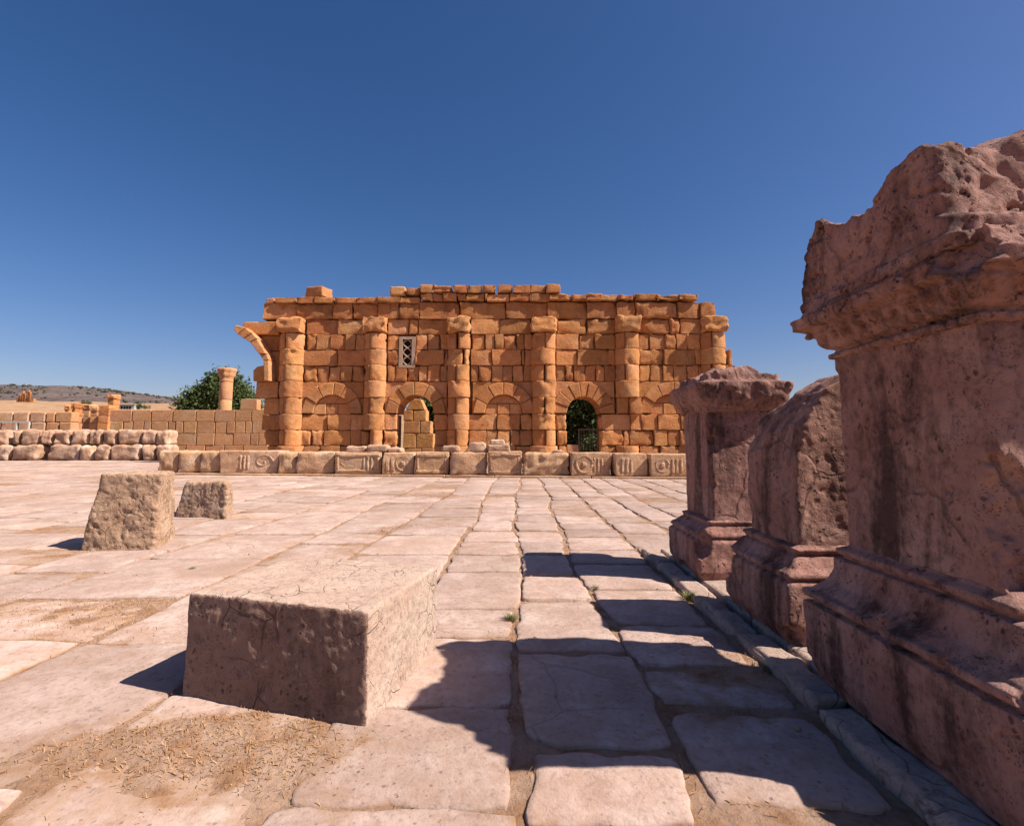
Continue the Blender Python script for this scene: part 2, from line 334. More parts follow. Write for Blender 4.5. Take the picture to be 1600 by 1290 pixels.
# ------------------------------------------------------------------ pavement
rng = random.Random(11)
def slab_mesh(q, zt, n, seed, tilt=(0, 0)):
    """q = four corners (x, y) counter-clockwise; returns verts, faces; top at zt"""
    q = np.array(q, float); e = .022; w = max(np.linalg.norm(q[1]-q[0]), .1); l = max(np.linalg.norm(q[3]-q[0]), .1)
    def par(k, L): return np.concatenate([[0, .35*e/L, e/L], np.linspace(e/L, 1-e/L, k)[1:-1], [1-e/L, 1-.35*e/L, 1]])
    s, t = np.meshgrid(par(n, w), par(max(2, int(n*l/w)) if n > 3 else n, l), indexing='ij'); a, b = s.shape
    P = (q[0]*((1-s)*(1-t))[..., None]+q[1]*(s*(1-t))[..., None]+q[2]*(s*t)[..., None]+q[3]*((1-s)*t)[..., None])
    ed = np.minimum(np.minimum(s, 1-s)*w, np.minimum(t, 1-t)*l)
    ce = q.mean(0); p3 = np.stack([P[..., 0], P[..., 1], np.full_like(s, seed*1.7 % 50)], -1)
    cor = np.clip(1-np.minimum(np.hypot(np.minimum(s, 1-s)*w, np.minimum(t, 1-t)*l)/.10, 1), 0, 1)
    wob = .024*fbm(p3, 6., 4)-.022*cor
    dr = P-ce; dl = np.linalg.norm(dr, axis=-1, keepdims=True); dl[dl < 1e-6] = 1
    P = P+dr/dl*(wob*np.clip(1-ed/.10, 0, 1))[..., None]
    z = zt+.007*fbm(p3+3, 1.8, 2)+.0035*fbm(p3, 9., 2)+tilt[0]*(P[..., 0]-ce[0])+tilt[1]*(P[..., 1]-ce[1])
    z = z-.008*np.clip(1-ed/.018, 0, 1)**2-.003*np.clip(1-ed/.12, 0, 1)-.006*np.clip(fbm(p3+11, 5., 3)-.25, 0, 1)*4*.4
    V = np.concatenate([P, z[..., None]], -1).reshape(-1, 3); ii = np.arange(a*b).reshape(a, b)
    F = np.stack([ii[:-1, :-1], ii[1:, :-1], ii[1:, 1:], ii[:-1, 1:]], -1).reshape(-1, 4).tolist()
    ring = list(ii[:, 0])+list(ii[-1, 1:])+list(ii[-2::-1, -1])+list(ii[0, -2:0:-1]); bot = V[ring].copy(); bot[:, 2] = -.08; m = len(ring)
    for k in range(m): F.append((int(ring[(k+1) % m]), int(ring[k]), len(V)+k, len(V)+(k+1) % m))
    return np.concatenate([V, bot]), F
bounds = [-.64, -.05, .48, 1.07]; x = -.64; left = []
while x > -34: x -= rng.uniform(.62, .98); left.append(x)
x = 1.09; right = []
while x < 12: x += rng.uniform(.48, .64); right.append(x)
bounds = left[::-1]+bounds+right
A_ROW, B_ROW = gnd(243, 741), gnd(1064, 748)
def row_y(xx): return A_ROW[1]+(xx-A_ROW[0])*(B_ROW[1]-A_ROW[1])/(B_ROW[0]-A_ROW[0])
slabs = []
EXPL = [(-.64, [gnd(740, q)[1] for q in (1260, 1105, 994, 950, 893, 866, 845, 828)]), (-.05, [gnd(860, q)[1] for q in (1285, 1165, 1016, 937, 898, 866, 846, 829)]), (.48, [gnd(1000, q)[1] for q in (1250, 1105, 1040, 975, 920, 880, 858, 838)])]
for k in range(len(bounds)-1):
    x0, x1 = bounds[k], bounds[k+1]; w = x1-x0
    y = (4.85 if x0 > 1.0 else .55)+rng.uniform(-.3, 0); yend = row_y((x0+x1)/2)+.3 if x1 > A_ROW[0] else 28.
    skew = rng.uniform(-.02, .02)
    while y < yend:
        l = rng.uniform(.42, .80) if x0 >= -.7 else rng.uniform(.5, 1.25)
        for b0, js in EXPL:
            if x0 == b0:
                nxt = [q for q in js if q > y+.05]
                if nxt and y >= js[0]-1.2: l = nxt[0]-y
        gap = rng.uniform(.009, .026); g2 = rng.uniform(.006, .021); j = lambda: rng.uniform(-.02, .02)
        wander = lambda yy, b: .05*math.sin(yy*.55+b*3.1)+.025*math.sin(yy*1.7+b*7)
        def bx(b, yy): return b+(wander(yy, b) if b not in (1.07, 1.09) else 0)
        q = [(bx(x0, y)+gap+j(), y+g2+j()), (bx(x1, y)-gap+j(), y+g2+j()), (bx(x1, y+l)-gap+j(), y+l-g2+j()), (bx(x0, y+l)+gap+j(), y+l-g2+j())]
        q = [(a, b+skew*(a-x0)) for a, b in q]; c = np.mean(q, 0)
        pp, wd = project(np.array([(a, b, 0) for a, b in q]))
        if (wd > .2).all():
            xx, yy = pp[:, 0], pp[:, 1]; area = .5*abs(np.dot(xx, np.roll(yy, 1))-np.dot(yy, np.roll(xx, 1)))
            if xx.max() > -120 and xx.min() < 1720 and yy.min() < 1420 and rng.random() > .018:
                if xx.max() < 0 or xx.min() > 1600 or yy.min() > 1290: area = 0
                slabs.append((area, q, c))
        y += l
slabs.sort(key=lambda s: -s[0])
pave = tag(empty('pavement', (0, 0, 0)), 'worn cream limestone slabs laid in rows across the plaza', kind='structure')
def tint(me, col):
    a = me.attributes.new('tint', 'FLOAT_COLOR', 'CORNER'); c = np.empty((len(me.loops), 4), np.float32); c[:] = col; a.data.foreach_set('color', c.ravel())
rest = MB(); rest_t = []; rest_d = []
def dust(me, d): me.attributes.new('dust', 'FLOAT', 'POINT').data.foreach_set('value', np.asarray(d, np.float32))
for k, (ar, q, c) in enumerate(slabs):
    near = math.hypot(*c); n = 16 if near < 3.5 else 9 if near < 6 else 5 if near < 11 else 3
    v, f = slab_mesh(q, rng.uniform(-.006, .007), n, k+1, (rng.uniform(-.008, .008), rng.uniform(-.008, .008)))
    col = (rng.random(), rng.random(), rng.random(), 1)
    dv_ = np.clip((soil_h(v[:, 0], v[:, 1])-v[:, 2]+.016)/.019, 0, 1)
    if k < 300:
        me = mesh('paving_slab', v, f, M['pave']); tint(me, col); dust(me, dv_); obj('paving_slab', me, pave)
    else: rest.add(v, f); rest_d.append(dv_); rest_t += [col]*sum(len(t) for t in f)
me = rest.mesh('paving_slab', M['pave'], True); a = me.attributes.new('tint', 'FLOAT_COLOR', 'CORNER'); a.data.foreach_set('color', np.array(rest_t, np.float32).ravel())
dust(me, np.concatenate(rest_d)); tag(obj('distant_paving', me, pave), kind='stuff')
# kerb and the strip the pedestals stand on
kerb = tag(empty('kerb', (1.09, 3, 0)), 'low worn stone kerb under the pedestals', kind='structure')
y = .5
while y < 4.95:
    l = rng.uniform(.55, 1.0); l = min(l, 5.0-y); v, f = stone_box(.075, l/2-.008, .07, .025, (3, 20, 3), .020, 40+y, 5.)
    obj('kerb_stone', mesh('kerb_stone', v, f, M['kerb']), kerb, (1.165-1.09+rng.uniform(-.006, .006), y+l/2-3, -.036+rng.uniform(-.010, .008)), (0, 0, rng.uniform(-.012, .012))); y += l
y = .5
while y < 4.95:
    l = rng.uniform(.6, 1.1); l = min(l, 5.0-y)
    for x0, x1 in ((1.255, 1.95), (1.96, 2.8)):
        v, f = stone_box((x1-x0)/2-.006, l/2-.01, .07, .02, (8, 10, 2), .008, 60+y+x0, 4.)
        obj('platform_slab', mesh('platform_slab', v, f, M['kerb']), kerb, ((x0+x1)/2-1.09, y+l/2-3, -.026+rng.uniform(-.004, .004)))
    y += l
PLAT = .045
#@@PEDESTALS
# ------------------------------------------------------------------ pedestals
def band(D, G, fn, w):
    """add fn(points) only near the surface"""
    m = np.abs(D) < w; D[m] += fn(G[m]); return D
def pedestal_part(name, parent, cx, cy, prof, z0, z1, h, rnd, amp, seed, extra=None, zt=None, noise=None):
    """prof: list of (z, half x, half y, shift x, shift y)"""
    pz = [p[0] for p in prof]; mx = max(p[1]+abs(p[3]) for p in prof)+.06; my = max(p[2]+abs(p[4]) for p in prof)+.06
    def sd(G):
        x, y, z = G[..., 0]-cx, G[..., 1]-cy, G[..., 2]
        hx, hy, sx, sy = (np.interp(z, pz, [p[k] for p in prof]) for k in (1, 2, 3, 4))
        ax = np.abs(x-sx)-hx+rnd; ay = np.abs(y-sy)-hy+rnd
        D = np.hypot(np.maximum(ax, 0), np.maximum(ay, 0))+np.minimum(np.maximum(ax, ay), 0)-rnd
        top = z1 if zt is None else zt(G)
        D = np.maximum(D, np.maximum(z-top, z0-z))
        def ns(P):
            Q = P+np.array([seed*1.7, seed*3.1, seed*.7])
            if noise: return noise(P, Q)
            return amp*(fbm(Q, 4., 4)*.55+.45*fbm(Q, 14., 3))
        D = band(D, G, ns, .11)
        if extra: D = extra(G, D)
        return D
    v, f = nets(sd, (cx-mx, cy-my, z0-.03), (cx+mx, cy+my, z1+.06), h)
    base = np.array([cx, cy, 0]); me = mesh(name, v-base, f, M['ped']); return obj(name, me, parent)
def chips(G, D, pts):
    for (p, r, s) in pts:
        d = np.sqrt(((G[..., 0]-p[0])/s[0])**2+((G[..., 1]-p[1])/s[1])**2+((G[..., 2]-p[2])/s[2])**2)
        m = d < r*2
        if m.any(): D[m] = np.maximum(D[m], (r-d[m])*min(s)+.018*fbm(G[m], 22., 3))
    return D
# far pedestal: complete, with a battered cornice
cx, cy = 1.62, 4.20; p1 = empty('stone_pedestal', (cx, cy, 0)); b = PLAT
tag(p1, 'complete pink stone pedestal with battered cornice cap, farthest of the three beside the plaza', 'pedestal', 'stone pedestals along the kerb')
pedestal_part('plinth', p1, cx, cy, [(b, .36, .35, 0, 0), (b+.05, .385, .37, 0, 0), (b+.26, .39, .37, 0, 0), (b+.266, .36, .34, 0, 0), (b+.28, .36, .34, 0, 0), (b+.286, .378, .358, 0, 0), (b+.31, .372, .352, 0, 0), (b+.318, .34, .335, 0, 0), (b+.355, .295, .315, 0, 0), (b+.362, .28, .305, 0, 0), (b+.372, .28, .305, 0, 0), (b+.377, .295, .325, 0, 0), (b+.394, .29, .32, 0, 0), (b+.40, .255, .30, 0, 0)],
    b-.02, b+.40, .0125, .012, .008, 3, lambda G, D: chips(G, D, [((1.24, 3.84, .30), .09, (1, 1, 1.3)), ((1.25, 4.2, .04), .06, (1, 3, 1))]))
pedestal_part('shaft', p1, cx, cy, [(b, .25, .30, 0, 0), (2, .25, .30, 0, 0)], b+.38, 1.27, .0125, .012, .009, 5, lambda G, D: chips(G, D, [((1.37, 3.90, .98), .05, (1, 1, 1.6)), ((1.37, 3.89, .72), .03, (1, 1, 2))]))
def cap1(P, Q): return .026*fbm(Q, 5., 4)+.020*np.abs(fbm(Q, 17., 3))-.010
pedestal_part('cornice', p1, cx, cy, [(1.22, .255, .31, 0, 0), (1.26, .27, .33, 0, 0), (1.31, .32, .37, 0, 0), (1.40, .345, .395, 0, 0), (1.435, .34, .39, 0, 0), (1.445, .27, .33, 0, 0), (1.50, .26, .32, 0, 0), (1.53, .25, .31, 0, 0), (1.60, .20, .26, 0, 0)],
    1.235, 1.60, .0125, .04, .02, 8, None, lambda G: 1.545+.03*fbm(G*np.array([1, 1, 0.]), 6., 3)-.10*np.clip((G[..., 0]-1.70)/.25, 0, 1)-.09*np.clip((1.52-G[..., 0])/.25, 0, 1), cap1)
# middle pedestal: its top broken off aslant
cx, cy = 1.68, 3.0; p2 = empty('stone_pedestal', (cx, cy, 0))
tag(p2, 'brown pitted pedestal with its top broken off aslant, between the other two pedestals', 'pedestal', 'stone pedestals along the kerb')
pedestal_part('plinth', p2, cx, cy, [(b, .40, .37, 0, 0), (b+.05, .43, .39, 0, 0), (b+.285, .43, .39, 0, 0), (b+.29, .405, .365, 0, 0), (b+.302, .405, .365, 0, 0), (b+.308, .425, .385, 0, 0), (b+.335, .418, .378, 0, 0), (b+.34, .39, .35, 0, 0), (b+.395, .345, .31, 0, 0), (b+.40, .328, .293, 0, 0), (b+.41, .328, .293, 0, 0), (b+.415, .348, .315, 0, 0), (b+.438, .342, .31, 0, 0), (b+.445, .31, .275, 0, 0)],
    b-.02, b+.445, .0105, .012, .008, 13, lambda G, D: chips(G, D, [((1.25, 2.62, .06), .07, (1, 1, 1.2)), ((1.25, 3.40, .30), .08, (1, 1.5, 1.5))]))
def broken(G, D):
    P = G; w = .028*fbm(P+4, 4., 4)+.010*np.abs(fbm(P+9, 14., 2))
    pl = lambda x0, z0, a: -(P[..., 0]-x0)*math.cos(R(a))+(P[..., 2]-z0)*math.sin(R(a))
    d1 = np.maximum(np.maximum(pl(1.37, .88, 15), pl(1.395, 1.03, 30)), np.maximum(pl(1.46, 1.15, 44), pl(1.53, 1.235, 58))); d2 = np.maximum(pl(1.66, 1.33, 68), (P[..., 1]-3.10)*.75+(P[..., 2]-1.30)*.66)
    D = np.maximum(D, np.maximum(d1, d2)+w); D = np.maximum(D, P[..., 2]-1.455-.5*w)
    return D
def pit(P, Q): return .012*fbm(Q, 4., 4)+.010*np.abs(fbm(Q, 22., 3))-.004
pedestal_part('shaft', p2, cx, cy, [(b, .31, .275, 0, 0), (2, .31, .275, 0, 0)], b+.42, 1.48, .0105, .02, .02, 17, broken, None, pit)
# near pedestal: with cornice and a broken block above it
cx, cy = 1.73, 1.88; p3 = empty('stone_pedestal', (cx, cy, 0))
tag(p3, 'tallest reddish pedestal with egg moulded cornice and ragged broken top, nearest at right edge', 'pedestal', 'stone pedestals along the kerb')
pedestal_part('plinth', p3, cx, cy, [(b, .51, .50, 0, -.04), (b+.05, .53, .53, 0, -.04), (.335, .53, .53, 0, -.04), (.340, .502, .502, 0, -.04), (.352, .502, .502, 0, -.04), (.358, .528, .528, 0, -.04), (.372, .538, .538, 0, -.04), (.388, .53, .53, 0, -.04), (.394, .505, .505, 0, -.04), (.402, .50, .50, 0, -.04), (.43, .462, .465, 0, -.03), (.48, .44, .44, 0, -.02), (.522, .434, .43, 0, -.01), (.527, .408, .385, 0, 0), (.538, .408, .385, 0, 0), (.544, .430, .40, 0, 0), (.570, .432, .402, 0, 0), (.576, .402, .365, 0, 0), (.59, .40, .36, 0, 0)],
    b-.02, .592, .0085, .010, .006, 23, lambda G, D: chips(G, D, [((1.2, 1.9, .38), .035, (1, 1.6, 1)), ((1.2, 1.62, .385), .03, (1, 1, 1)), ((1.2, 1.34, .40), .06, (1, 1, 1)), ((1.2, 2.38, .05), .06, (1, 1, 1.5))]))
def chunk3(G, D):
    D = chips(G, D, [((1.34, 1.50, .80), .085, (1, 1, 2.1)), ((1.36, 1.50, .63), .06, (1, 1, 1.5)), ((1.318, 1.70, .84), .016, (2, 1, 1.4))])
    return D
pedestal_part('shaft', p3, cx, cy, [(.5, .40, .36, 0, 0), (1.28, .40, .36, 0, 0), (1.30, .405, .365, 0, 0), (1.5, .41, .37, 0, 0)], .57, 1.365, .0095, .01, .008, 27, chunk3)
def eggs(P, Q):
    s = np.abs(np.sin((P[..., 0]-P[..., 1])*math.pi/.085)); wz = np.clip(1-np.abs(P[..., 2]-1.435)/.045, 0, 1)
    return .012*fbm(Q, 5., 4)+.008*np.abs(fbm(Q, 15., 3))-.006+.034*wz*(1-s)
def crack(G, D, seed, z0=-9, sc=4.2, w=.007, dep=.028):
    m = np.abs(D) < .1; P = G[m]; c = np.abs(fbm(P+seed, sc, 3)); D[m] += dep*np.clip(1-c/(w*sc), 0, 1)*(P[:, 2] > z0); return D
pedestal_part('cornice', p3, cx, cy, [(1.34, .40, .36, 0, 0), (1.345, .422, .382, 0, 0), (1.366, .424, .384, 0, 0), (1.371, .405, .365, 0, 0), (1.384, .405, .365, 0, 0), (1.39, .43, .39, 0, 0), (1.42, .462, .42, 0, 0), (1.455, .492, .45, 0, 0), (1.462, .478, .438, 0, 0), (1.474, .478, .438, 0, 0), (1.48, .522, .478, 0, 0), (1.53, .53, .485, 0, 0), (1.537, .495, .45, 0, 0), (1.552, .49, .445, 0, 0), (1.575, .475, .43, 0, 0), (1.61, .47, .43, 0, 0)],
    1.345, 1.60, .0085, .012, .02, 33, lambda G, D: crack(G, chips(G, D, [((1.22, 2.02, 1.585), .05, (1, 2.6, .9)), ((1.22, 1.45, 1.55), .09, (1, 1.2, 1)), ((1.24, 1.70, 1.40), .03, (1, 3, 1)), ((1.7, 1.40, 1.62), .06, (3, 1, 1))]), 7.7), None, eggs)
def top3(G):
    x, y = G[..., 0], G[..., 1]; s = np.interp(y, [1.4, 1.50, 1.60, 1.76, 1.83, 1.87, 1.92, 2.05, 2.21, 2.31, 2.38], [1.88, 1.90, 1.91, 1.945, 1.90, 1.845, 1.84, 1.87, 1.92, 1.88, 1.82])
    return s+.14*np.clip((x-1.40)/.5, 0, 1)+.028*fbm(np.stack([x, y, x*0], -1), 7., 3)
def rag(P, Q): return .022*fbm(Q, 4., 4)+.018*np.abs(fbm(Q, 11., 3))-.012
pedestal_part('broken_top_block', p3, cx, cy, [(1.57, .47, .44, 0, .05), (1.605, .47, .44, 0, .05), (1.612, .455, .415, 0, .065), (1.675, .455, .41, 0, .065), (1.685, .45, .385, 0, .085), (1.9, .44, .375, 0, .09), (2.3, .40, .35, 0, .09)],
    1.575, 2.12, .0095, .03, .02, 37, lambda G, D: crack(G, D, 2.2), top3, rag)
#@@BLOCKS
# ------------------------------------------------------------------ loose blocks on the plaza
def sdf_block(name, corners, hgt, h, rnd, noise, mat, label, cat, group=None, top=None, extra=None, base=-.03):
    """corners: FL, FR, BR, BL on the ground; optional top corners"""
    c = np.array(corners, float); t = np.array(top, float) if top is not None else c; ce = c.mean(0)
    lo = np.minimum(c.min(0), t.min(0))-.1; hi = np.maximum(c.max(0), t.max(0))+.1
    def sd(G):
        k = np.clip(G[..., 2]/hgt, 0, 1.1); D = np.full(G.shape[:3], -9.)
        for i in range(4):
            j = (i+1) % 4
            ax = c[i, 0]+(t[i, 0]-c[i, 0])*k; ay = c[i, 1]+(t[i, 1]-c[i, 1])*k; bx_ = c[j, 0]+(t[j, 0]-c[j, 0])*k; by_ = c[j, 1]+(t[j, 1]-c[j, 1])*k
            dx, dy = bx_-ax, by_-ay; L = np.hypot(dx, dy)
            e = (G[..., 0]-ax)*dy/L-(G[..., 1]-ay)*dx/L
            D = smax(D, e, rnd)
        D = smax(D, G[..., 2]-hgt, rnd); D = np.maximum(D, base-G[..., 2])
        D = band(D, G, noise, .12)
        return extra(G, D) if extra else D
    v, f = nets(sd, (lo[0], lo[1], base-.03), (hi[0], hi[1], hgt+.08), h)
    o = obj(name, mesh(name, v-np.array([ce[0], ce[1], 0]), f, mat), None, (ce[0], ce[1], 0)); return tag(o, label, cat, group)
def smax(a, b, r):
    h = np.clip(.5+.5*(a-b)/r, 0, 1); return b*(1-h)+a*h+r*h*(1-h)
FL, FR, BR = gnd(284, 1085)[:2], gnd(571, 1136)[:2], gnd(682, 1014)[:2]
def low_n(P):
    fr = np.clip(-( (P[:, 0]-FL[0])*-.196+(P[:, 1]-FL[1])*.98-((P[:, 0]-FL[0])*.98+0)*0 )/.06+.6, 0, 1)   # rough broken face towards the viewer
    return .005*fbm(P, 4., 3)+.0012*fbm(P, 25., 3)+fr*(.003*fbm(P+3, 14., 3)+.0022*fbm(P+8, 42., 2))
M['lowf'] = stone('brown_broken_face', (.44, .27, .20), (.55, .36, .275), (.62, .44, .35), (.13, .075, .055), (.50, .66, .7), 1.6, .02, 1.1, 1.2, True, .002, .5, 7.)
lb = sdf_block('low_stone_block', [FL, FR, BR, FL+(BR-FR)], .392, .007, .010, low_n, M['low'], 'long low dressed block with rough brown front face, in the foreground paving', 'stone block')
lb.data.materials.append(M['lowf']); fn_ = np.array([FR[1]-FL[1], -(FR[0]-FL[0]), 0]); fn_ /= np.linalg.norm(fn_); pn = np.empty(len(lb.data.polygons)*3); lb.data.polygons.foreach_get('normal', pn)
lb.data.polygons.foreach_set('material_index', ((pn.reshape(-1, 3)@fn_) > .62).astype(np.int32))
def cub_n(P): return .014*fbm(P, 4.5, 4)+.014*np.abs(fbm(P+4, 16., 3))+.010*np.clip(1-np.abs(fbm(P+2, 5., 3))/.08, 0, 1)-.008
a, b_, c_ = gnd(122, 860)[:2], gnd(240, 859)[:2], gnd(272, 842)[:2]
sdf_block('stone_block', [a, b_, c_, c_+(a-b_)], .70, .014, .025, cub_n, M['cube'], 'upright tan cube-like block narrowing to the top, left of the low block', 'stone block',
          top=[a+np.array([.15, .02]), b_+np.array([.02, .01]), c_+np.array([-.02, -.02]), c_+(a-b_)+np.array([.15, -.03])])
a, b_ = gnd(273, 807)[:2], gnd(352, 810)[:2]; dv = np.array([-.14, .46])
sdf_block('stone_block', [a, b_, b_+dv, a+dv], .46, .016, .05, cub_n, M['cube'], 'small rounded tan boulder block behind the cube-like block', 'stone block',
          top=[a+np.array([.08, .05]), b_+np.array([-.02, .04]), b_+dv-np.array([.02, .04]), a+dv+np.array([.06, -.04])])
#@@ROW
# ------------------------------------------------------------------ row of carved blocks across the plaza
ROW = [(243, 274, 704, 0, 'plain pale block with notched foot at the left end of the block row'), (274, 309, 705, 0, 'narrow rounded rough block, second from the left end of the block row'),
       (309, 342, 705, 0, 'smooth squarish block, third from the left end of the block row'), (342, 430, 704, 'TS', 'widest block of the row, carved with triglyph and scroll'),
       (431, 460, 707, 0, 'small narrow block between the scroll carved block and a long plain block'), (461, 519, 706, 0, 'long plain block right of the small narrow block in the row'),
       (521, 592, 706, 'DT', 'frieze block carved with a diamond and triglyph in the row'), (594, 643, 707, 'TR', 'frieze block carved with triglyph and worn ring, left of a plain framed block'),
       (645, 698, 706, 'F', 'plain block with raised border and broken right end in the row'), (700, 757, 706, 0, 'chipped block with hollow foot under the stacked rubble'),
       (759, 813, 705, 'F', 'square framed block under the two stacked rubble stones'), (815, 888, 708, 'X', 'coarse pitted unfinished block in the middle of the row'),
       (889, 954, 707, 'RT', 'block carved with round medallion and triglyph below the gated doorway'), (957, 1010, 708, 'T', 'worn block with triglyph bars, second from the right of the row'),
       (1013, 1092, 709, 'L', 'last block of the row, partly hidden behind the far pedestal')]
def on_row(px):
    d = ray(px, 745); d = d/d[1]; ux = B_ROW-A_ROW; t = np.linalg.solve(np.array([[d[0], -ux[0]], [d[1], -ux[1]]]), A_ROW[:2]); return d[:2]*t[0], t[0]
rot = math.atan2(B_ROW[1]-A_ROW[1], B_ROW[0]-A_ROW[0])
ledge_l = empty('stone_ledge', (A_ROW[0], A_ROW[1], 0), rot); tag(ledge_l, 'thin flat stone ledge lying under the row of carved blocks', 'ledge')
x = -.55
while x < 17.0:
    l = rng.uniform(1.4, 3.2); l = min(l, 17.3-x); v, f = stone_box(l/2-.01, .50, .05, .015, (8, 2, 2), .01, x+90, 3.)
    obj('ledge_slab', mesh('ledge_slab', v, f, M['wood' if rng.random() < .0 else 'row']), ledge_l, (x+l/2, .36, .008), (0, 0, 0)); x += l
def bars(x, hz, n=3, w=.07, gap=.045):
    mb = MB()
    for i in range(n):
        xx = x+(i-(n-1)/2)*(w+gap); v, f = stone_box(w/2, .045, hz*.62, .02, (2, 2, 6), .02, xx*9+i, 8.); mb.add(v+np.array([xx, 0, -.02]), f)
    return mb
def ring(x, rad, hz, th=.035):
    mb = MB(); pts = [(x+rad*math.cos(q)*(1+.05*math.sin(3*q)), 0, rad*math.sin(q)) for q in np.linspace(0, 2*math.pi, 21)]; mb.tube(pts, [th]*21, 7)
    v, f = stone_box(.07, .05, .07, .04, (3, 2, 3), .01, x+5, 8.); mb.add(v+np.array([x, 0, 0]), f); return mb
def frame(w, hz):
    mb = MB()
    for (a0, a1, c0, c1) in ((-w+.05, w-.05, hz-.14, hz-.05), (-w+.05, w-.05, -hz+.05, -hz+.13), (-w+.05, -w+.12, -hz+.14, hz-.15), (w-.12, w-.05, -hz+.14, hz-.15)):
        v, f = stone_box((a1-a0)/2, .045, (c1-c0)/2, .02, (9, 2, 3), .028, a0+c0+7, 6.); mb.add(v+np.array([(a0+a1)/2, 0, (c0+c1)/2]), f)
    return mb
row_obj = []
for k, (x0, x1, yt, cv, lab) in enumerate(ROW):
    (p0, t0), (p1_, t1) = on_row(x0), on_row(x1); w = np.linalg.norm(p1_-p0)/2-.012; c = (p0+p1_)/2; D = c[1]
    zt = at_y((x0+x1)/2, yt, D)[2]; hz = (zt-.06)/2; dep = rng.uniform(.34, .42)
    rough = cv == 'X'
    v, f = stone_box(w, dep, hz, .05 if cv in (0, 'X') else .03, (14, 7, 11), .05 if rough else .035 if not cv else .018, 100+k*7, 3.2 if not rough else 5.5, .03 if not cv else 0., (rng.uniform(-.02, .02), 0), rng.uniform(-.03, .04), 4)
    nrm = np.array([math.sin(rot), -math.cos(rot)]); c3 = c-nrm*dep
    o = obj('carved_block' if cv and cv != 'X' else 'stone_block', mesh('row_block', v, f, M['row']), None, (c3[0], c3[1], .06+hz), (0, 0, rot*.1+rng.uniform(.0, .07)))
    tag(o, lab, 'stone block', 'row of old blocks across the plaza'); row_obj.append(o)
    fy = -dep+.022
    def part(nm, mb, dx=0): obj(nm, mb.mesh(nm, M['row'], True), o, (dx, fy, 0))
    if cv == 'TS':
        part('triglyph', bars(-w*.15, hz, 3)); pts = [(w*.48+(.25-.032*q)*math.cos(q)*1.25, 0, (.25-.032*q)*math.sin(q)) for q in np.linspace(0, 6.8, 26)]
        part('scroll', MB().tube(pts, [.04]*26, 7))
    if cv == 'DT':
        part('triglyph', bars(w*.42, hz, 3)); s = .26; part('diamond', MB().tube([(-w*.35, 0, s), (-w*.35+s, 0, 0), (-w*.35, 0, -s), (-w*.35-s, 0, 0), (-w*.35, 0, s)], [.03]*5, 6)); part('border', frame(w, hz))
    if cv == 'TR': part('triglyph', bars(-w*.5, hz, 2, .1)); part('ring', ring(w*.3, .2, hz))
    if cv == 'F': part('border', frame(w, hz))
    if cv == 'RT': part('medallion', ring(-w*.35, .23, hz, .045)); part('triglyph', bars(w*.35, hz, 3, .06))
    if cv == 'T': part('triglyph', bars(-w*.25, hz, 3, .08))
    if cv == 'L': part('triglyph', bars(w*.1, hz, 3)); part('ring', ring(-w*.5, .18, hz))
RUB = [(534, 566, 697, 'flat pale rubble stone lying left on the diamond carved block', .3), (567, 600, 695, 'flat whitish rubble stone on the seam of two triglyph blocks', .3), (601, 622, 699, 'thin rubble slab on the ring carved block', .3),
       (686, 713, 696, 'dark grey rubble stone on the joint right of the framed block', .25), (727, 757, 691, 'pointed dark rubble stone on the chipped block', .35), (759, 793, 694, 'wide layered rubble stone on the square framed block', .35),
       (763, 785, 687, 'topmost small rubble stone of the stacked pair', .22), (863, 881, 703, 'dark wedge of stone on the coarse pitted block', .2)]
for k, (x0, x1, yt, lab, dp) in enumerate(RUB):
    c, t = on_row((x0+x1)/2); s = FPX/c[1]; w = (x1-x0)/s/2; nrm = np.array([math.sin(rot), -math.cos(rot)]); c = c-nrm*.36
    par = min(ROW, key=lambda r: abs((r[0]+r[1])/2-(x0+x1)/2) if r[0] < (x0+x1)/2 < r[1] else 999); D0 = on_row((par[0]+par[1])/2)[0][1]; zb = at_y((par[0]+par[1])/2, par[2], D0)[2]-.015
    if 'topmost' in lab: zb += .20
    zt = max(at_y((x0+x1)/2, yt, c[1])[2], zb+.10) if 'wide' not in lab else zb+.215; hz = (zt-zb)/2
    v, f = stone_box(w, dp*.8, hz, min(.05, hz*.6), (7, 6, 4), .03, 300+k*3, 5., 0, (0, 0), .25 if 'pointed' in lab or 'wedge' in lab else .05)
    tag(obj('rubble_stone', mesh('rubble', v, f, M['lroww'])), lab, 'stone', 'rubble lying on the block row').location = (c[0], c[1], zb+hz)
#@@WALL
# ------------------------------------------------------------------ the great ruined wall
WA = R(-.3); WP = np.array([0, 25.5, 0]); WU = np.array([math.cos(WA), -math.sin(WA), 0]); WN = np.array([math.sin(WA), math.cos(WA), 0])
def wp(x, y):
    d = ray(x, y); t = ((WP-CAM)@WN)/(d@WN); p = CAM+d*t; return (p-WP)@WU, p[2]
WALL = empty('ruined_wall', tuple(WP), -WA)
tag(WALL, 'tall ruined orange stone wall with engaged columns and arched doorways', 'wall')
YL = [475.4, 500.6, 524, 547.6, 572.6, 596.6, 622, 647.2, 671.9, 696.8]; YR = [470.8, 496.5, 520.3, 545, 569.3, 594.9, 620.8, 646.8, 671.5, 695.9]
ZC = [(wp(440, a)[1]+wp(1130, b)[1])/2 for a, b in zip(YL, YR)]+[-.02]     # A top ... J bottom
def U(px, zz):                                                # wall coordinate from a pixel column at height zz
    u, z = wp(px, 600); u2, z2 = wp(px, 690); return u+(u2-u)*(z-zz)/(z-z2)
wr = random.Random(5)
